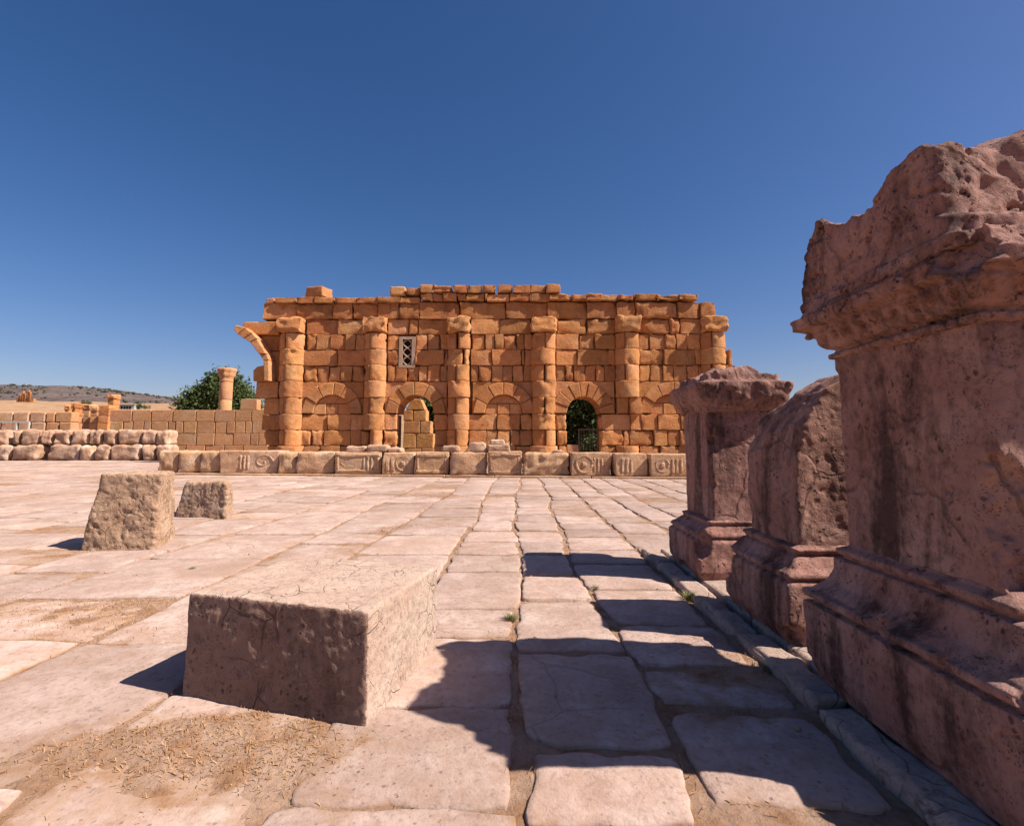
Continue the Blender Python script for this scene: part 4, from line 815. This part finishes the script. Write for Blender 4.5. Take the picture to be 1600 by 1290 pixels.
# low pale wall far left
pw = empty('ashlar_wall', tuple(gp(56, 42))); tag(pw, 'low pale wall of big blocks behind the white rail', 'wall'); o0 = pw.location
for (ya, yb, js) in ((643.5, 659.5, [-30, -5, 20, 45, 70, 85, 112]), (659.5, 676, [-30, 0, 28, 47, 70, 92, 112]), (676, 692, [-30, 10, 40, 75, 112]), (692, 711, [-30, 10, 45, 80, 112])):
    for a, b in zip(js[:-1], js[1:]):
        pa, pb = at_y(a, yb, 42), at_y(b, ya, 42); v, f = stone_box((pb[0]-pa[0])/2-.01, .4, (pb[2]-pa[2])/2-.008, .06, (3, 2, 3), .03, lr.uniform(0, 99), 2.); obj('block', mesh('block', v, f, M['restored' if a > 60 else 'row']), pw, ((pa[0]+pb[0])/2-o0.x, .4+lr.uniform(-.05, .05), (pa[2]+pb[2])/2))
# white rail
rl = empty('white_railing', tuple(gp(10, 34))); tag(rl, 'white painted metal railing at the far left edge', 'railing'); o0 = rl.location
zr = at_y(10, 658, 34)[2]; xa, xb = at_y(-60, 660, 34)[0]-o0.x, at_y(46, 660, 34)[0]-o0.x
obj('rail', MB().box(xa, xb, -.04, .04, zr-.10, zr).mesh('rail', M['white']), rl); obj('rail', MB().box(xa, xb, -.03, .03, .5, .58).mesh('rail', M['white']), rl)
for px in (-30, -2, 26, 45): x = at_y(px, 660, 34)[0]-o0.x; obj('post', MB().box(x-.05, x+.05, -.05, .05, -.05, zr-.102).mesh('post', M['white']), rl)
# ------------------------------------------------------------------ slope, hill, far things
def slope_z(x, y):
    k = np.clip((-x-.10*y)/(.9*y+1), 0, 1); s = .083+.030*k
    return np.where(y < 85, -.3, -.3+s*(np.minimum(y, 330)-85)*np.clip((-x+.02*y)/(.2*y), 0, 1))
def field(name, xs, ys, fz, mat, label, kind='structure'):
    a, b = np.meshgrid(xs, ys, indexing='ij'); ii = np.arange(a.size).reshape(a.shape); F = np.stack([ii[:-1, :-1], ii[1:, :-1], ii[1:, 1:], ii[:-1, 1:]], -1).reshape(-1, 4)
    return tag(obj(name, mesh(name, np.stack([a, b, fz(a, b)], -1).reshape(-1, 3), F, M[mat])), label, kind=kind)
field('hillside', np.linspace(-900, 60, 120), np.concatenate([np.linspace(80, 340, 60), np.linspace(350, 700, 12)]), lambda x, y: slope_z(x, y)+np.where(y > 86, .5*fbm(np.stack([x, y, x*0], -1), .05, 4), 0)-np.clip(y-345, 0, 400)*.06, 'slope', 'ochre slope rising beyond the ruins')
def hill_z(x, y):
    a = x/y*830+814                                      # bearing across the valley
    crest = np.interp(x, [-6000, -3600, -2800, -2100, -1900, -1650, -1400, -1200, -900, 0, 2000], [215, 250, 234, 244, 236, 208, 166, 128, 104, 70, 60])
    prof = np.clip((y-1250)/1000, 0, 1); prof = prof*prof*(3-2*prof)
    return crest*prof+14*fbm(np.stack([x, y, x*0], -1), .003, 4)*prof-1
field('far_hill', np.linspace(-6500, 2500, 220), np.linspace(1200, 3200, 60), hill_z, 'hill', 'long scrubby brown hill with purple haze in its colour, on the horizon')
hb = np.random.RandomState(3); nb_ = 2600; hx_ = hb.uniform(-3400, -700, nb_); hy_ = hb.uniform(1500, 2350, nb_); keep = fbm(np.stack([hx_, hy_, hx_*0], -1), .006, 3) > -.12; hx_, hy_ = hx_[keep], hy_[keep]; hz_ = hill_z(hx_, hy_)
ico_ = np.array([(0, 0, 1), (.89, 0, .35), (.28, .85, .35), (-.72, .53, .35), (-.72, -.53, .35), (.28, -.85, .35), (0, 0, -.6)]); icf_ = [(0,1,2),(0,2,3),(0,3,4),(0,4,5),(0,5,1),(6,2,1),(6,3,2),(6,4,3),(6,5,4),(6,1,5)]; sb_ = MB()
for a_, b_2, c_2 in zip(hx_, hy_, hz_): k_ = 2.5+5.5*hb.rand()**2; sb_.add(ico_*np.array([k_*1.4, k_*1.4, k_])*(1+.25*hb.normal(size=(7, 1)))+np.array([a_, b_2, c_2+k_*.3]), icf_)
tag(obj('hill_scrub', sb_.mesh('hill_scrub', leafmat('far_scrub', (.055, .06, .045), (.085, .085, .06), .02), True)), 'dark scrub and small trees dotted over the far hill', 'scrub', kind='stuff')
def on_slope(px, D): p = at_y(px, 650, D); return np.array([p[0], D, float(slope_z(np.array(p[0]), np.array(D)))])
def at_slope(px, py):
    for D in np.arange(95, 420, 2.):
        p = at_y(px, py, D)
        if p[2] <= float(slope_z(np.array(p[0]), np.array(D))): return p
    D = 320.; return on_slope(px, D)
p = at_slope(197, 640); s = FPX/p[1]; hs = empty('white_house', tuple(p)); tag(hs, 'small white flat-roofed house on the slope above the ashlar wall', 'house'); w, h = 13/s, 8/s
obj('wall', MB().box(-w, w, 0, 5, -1.5, h).mesh('wall', M['house']), hs); obj('roof', MB().box(-w-.3, w+.3, -.4, 5.3, h+.003, h+.35).mesh('roof', M['house']), hs)
for k, x in enumerate((-.55, -.2, .12, .45)): obj('window', MB().box(x*w-.12*w, x*w+.12*w, -.05, .2, h*.15, h*.72).mesh('window', M['dark']), hs)  # solid dark boxes, the shade of the openings painted on
for px, py, hh, lab, sd in ((134, 640, 15, 'small dark spiky tree above the squat far piers', 1), (215, 640, 12, 'small dark tree right of the white house', 2), (226, 640, 8, 'low green bush right of the small dark tree', 3)):
    p = at_slope(px, py); k = hh*p[1]/FPX; w = k*(.42 if sd != 3 else .9)
    trunk_tree('small_tree' if sd != 3 else 'bush', tuple(p), k, [((0, 0, k*.68), (w, w*.8, k*.34)), ((w*.4, 0, k*.45), (w*.7, w*.6, k*.25))], 0, 1800, 40+sd, lab, 'tree' if sd != 3 else 'bush', k*.045, k*.3, 'leafd')
tp = on_slope(34, 300); tr = empty('temple_ruin', tuple(tp)); tag(tr, 'distant temple ruin of standing columns on the ochre slope', 'ruin'); s = FPX/300
for px, hh in ((26, 8), (30, 11), (34, 17), (37.5, 14), (42.5, 19), (45, 16)):
    x = at_y(px, 640, 300)[0]-tp[0]; obj('column', MB().tube([(x, 0, -1), (x, 0, hh/s*.9), (x, 0, hh/s)], [.55, .5, .8], 8).mesh('column', M['wall'], True), tr)
obj('wall', MB().box(at_y(22, 640, 300)[0]-tp[0], at_y(47, 640, 300)[0]-tp[0], 1.5, 3, -1, 2.2).mesh('wall', M['wall']), tr)
vr = random.Random(4)
for k, (px, py) in enumerate([(236, 636), (243, 633), (249, 637), (255, 634), (261, 638), (266, 634), (271, 637), (277, 635), (282, 638), (240, 639), (258, 640)]):
    D = 1000.; p = at_y(px, py, D); s = FPX/D; w = vr.uniform(2., 3.2)/s; h = vr.uniform(2., 3.2)/s; hse = empty('village_house', (p[0], D, p[2]-3))
    tag(hse, 'tiny pale house of the distant village left of the round tree', 'house', 'houses of the distant village')
    obj('wall', MB().box(-w, w, 0, 8, -30, h+3).mesh('wall', M['house' if k % 3 else 'restored']), hse); obj('window', MB().box(-w*.4, w*.1, -.1, .3, h*.3+3, h*.65+3).mesh('window', M['dark']), hse)  # window box painted dark in place of a shaded opening
#@@LITTER
# ------------------------------------------------------------------ straw, pebbles, weeds
nr = np.random.RandomState(21)
def scatter(n):
    out = []
    for (c, a, b, k) in PG:
        m = int(n*k*a*b*60); out.append(np.stack([c[0]+nr.normal(size=m)*a*.75, c[1]+nr.normal(size=m)*b*.75], 1))
    return np.concatenate(out)
P = scatter(6500); jl = []
for q in [s[1] for s in slabs[:260]]:
    q = np.array(q)
    for e in range(4):
        if nr.rand() < .35: t = nr.rand(22, 1); jl.append(q[e]*(1-t)+q[(e+1) % 4]*t+nr.normal(size=(22, 2))*.016)
P = np.concatenate([P]+jl); P = P[(P[:, 1] > .8) & (P[:, 0] < 1.15)]
z = np.maximum(soil_h(P[:, 0], P[:, 1]), -.012); m = len(P); an = nr.rand(m)*6.28; L = .003+.011*nr.rand(m)**3; th = .0006+.0009*nr.rand(m); up = nr.normal(size=m)*.006
d = np.stack([np.cos(an)*L, np.sin(an)*L, up], 1); w = np.stack([-np.sin(an)*th, np.cos(an)*th, th*0], 1); c = np.stack([P[:, 0], P[:, 1], z+.0025+.004*nr.rand(m)], 1)
V = np.stack([c-d-w, c-d+w, c+d+w, c+d-w], 1).reshape(-1, 3)
def strawmat():
    m_, t, b = nodes('dry_straw'); g = NT(t); co = g.n('ShaderNodeTexCoord').outputs['Object']
    t.links.new(g.ramp(g.noise(co, 40., 3), [(.35, (.20, .09, .04)), (.5, (.36, .20, .095)), (.70, (.46, .31, .17))]), b.inputs['Base Color']); return m_
M['straw'] = strawmat()
tag(obj('dry_straw', mesh('dry_straw', V, np.arange(len(V)).reshape(-1, 4), M['straw'], False)), 'dry straw and grass litter in the paving joints', 'straw', kind='stuff')
Q = np.concatenate([scatter(14), np.stack([nr.uniform(-4, 1.1, 120), nr.uniform(1.1, 5, 120)], 1)]); Q = Q[(Q[:, 0] < 1.05) & (Q[:, 1] > .9)]; mb = MB()
ico = np.array([(0, 0, 1), (.89, 0, .45), (.28, .85, .45), (-.72, .53, .45), (-.72, -.53, .45), (.28, -.85, .45), (.72, .53, -.45), (-.28, .85, -.45), (-.89, 0, -.45), (-.28, -.85, -.45), (.72, -.53, -.45), (0, 0, -1)])
icf = [(0,1,2),(0,2,3),(0,3,4),(0,4,5),(0,5,1),(1,6,2),(2,7,3),(3,8,4),(4,9,5),(5,10,1),(2,6,7),(3,7,8),(4,8,9),(5,9,10),(1,10,6),(6,11,7),(7,11,8),(8,11,9),(9,11,10),(10,11,6)]
QZ = soil_h(Q[:, 0], Q[:, 1])
for (x, y), qz in zip(Q, QZ):
    s = .003+.010*nr.rand()**4; zz = max(float(qz), -.002); mb.add(ico*(s*np.array([1, .8, .6])*(1+.3*nr.normal(size=(12, 1))))+np.array([x, y, zz+s*.3]), icf)
tag(obj('pebbles', mb.mesh('pebbles', M['row'], True)), 'small pebbles strewn over the paving', 'pebbles', kind='stuff')
def tuft(px, py, n, L, lab, mat='weed', z=0.):
    p = gnd(px, py, z); t = []; base = []
    for k in range(n):
        a = nr.rand()*6.28; l = L*(.4+.7*nr.rand()); lean = .25+.9*nr.rand(); r0 = L*.5*nr.rand(); b = np.array([math.cos(a)*r0, math.sin(a)*r0, -.01]); dr = np.array([math.cos(a)*lean, math.sin(a)*lean, 1]); dr /= np.linalg.norm(dr)
        sd = np.array([-math.sin(a), math.cos(a), 0])*L*.035; m_ = b+dr*l*.55; tp = b+dr*l+np.array([math.cos(a), math.sin(a), -.5])*l*.2; t += [b-sd, b+sd, m_+sd*.8, m_-sd*.8, tp]; i = 5*k; base += [(i, i+1, i+2, i+3), (i+3, i+2, i+4)]
    tag(obj('weed', mesh('weed', t, base, M[mat], False), None, (p[0], p[1], z)), lab, 'weed', 'weeds in the paving joints')
tuft(797, 967, 150, .055, 'green weed tuft in the joint above the nearest shadow'); tuft(1076, 934, 120, .07, 'green weed at the kerb between far and middle pedestal shadows'); tuft(1203, 1046, 90, .06, 'green weed at the kerb between middle and near pedestals')
tuft(930, 918, 60, .045, 'small weed below the far pedestal shadow'); tuft(300, 888, 80, .04, 'low weed patch left of the low block rear edge', 'weed'); tuft(335, 1085, 26, .09, 'dry grass stalks at the left foot of the low block', 'straw'); tuft(243, 864, 40, .04, 'yellowish weed at the foot of the cube-like block', 'straw')
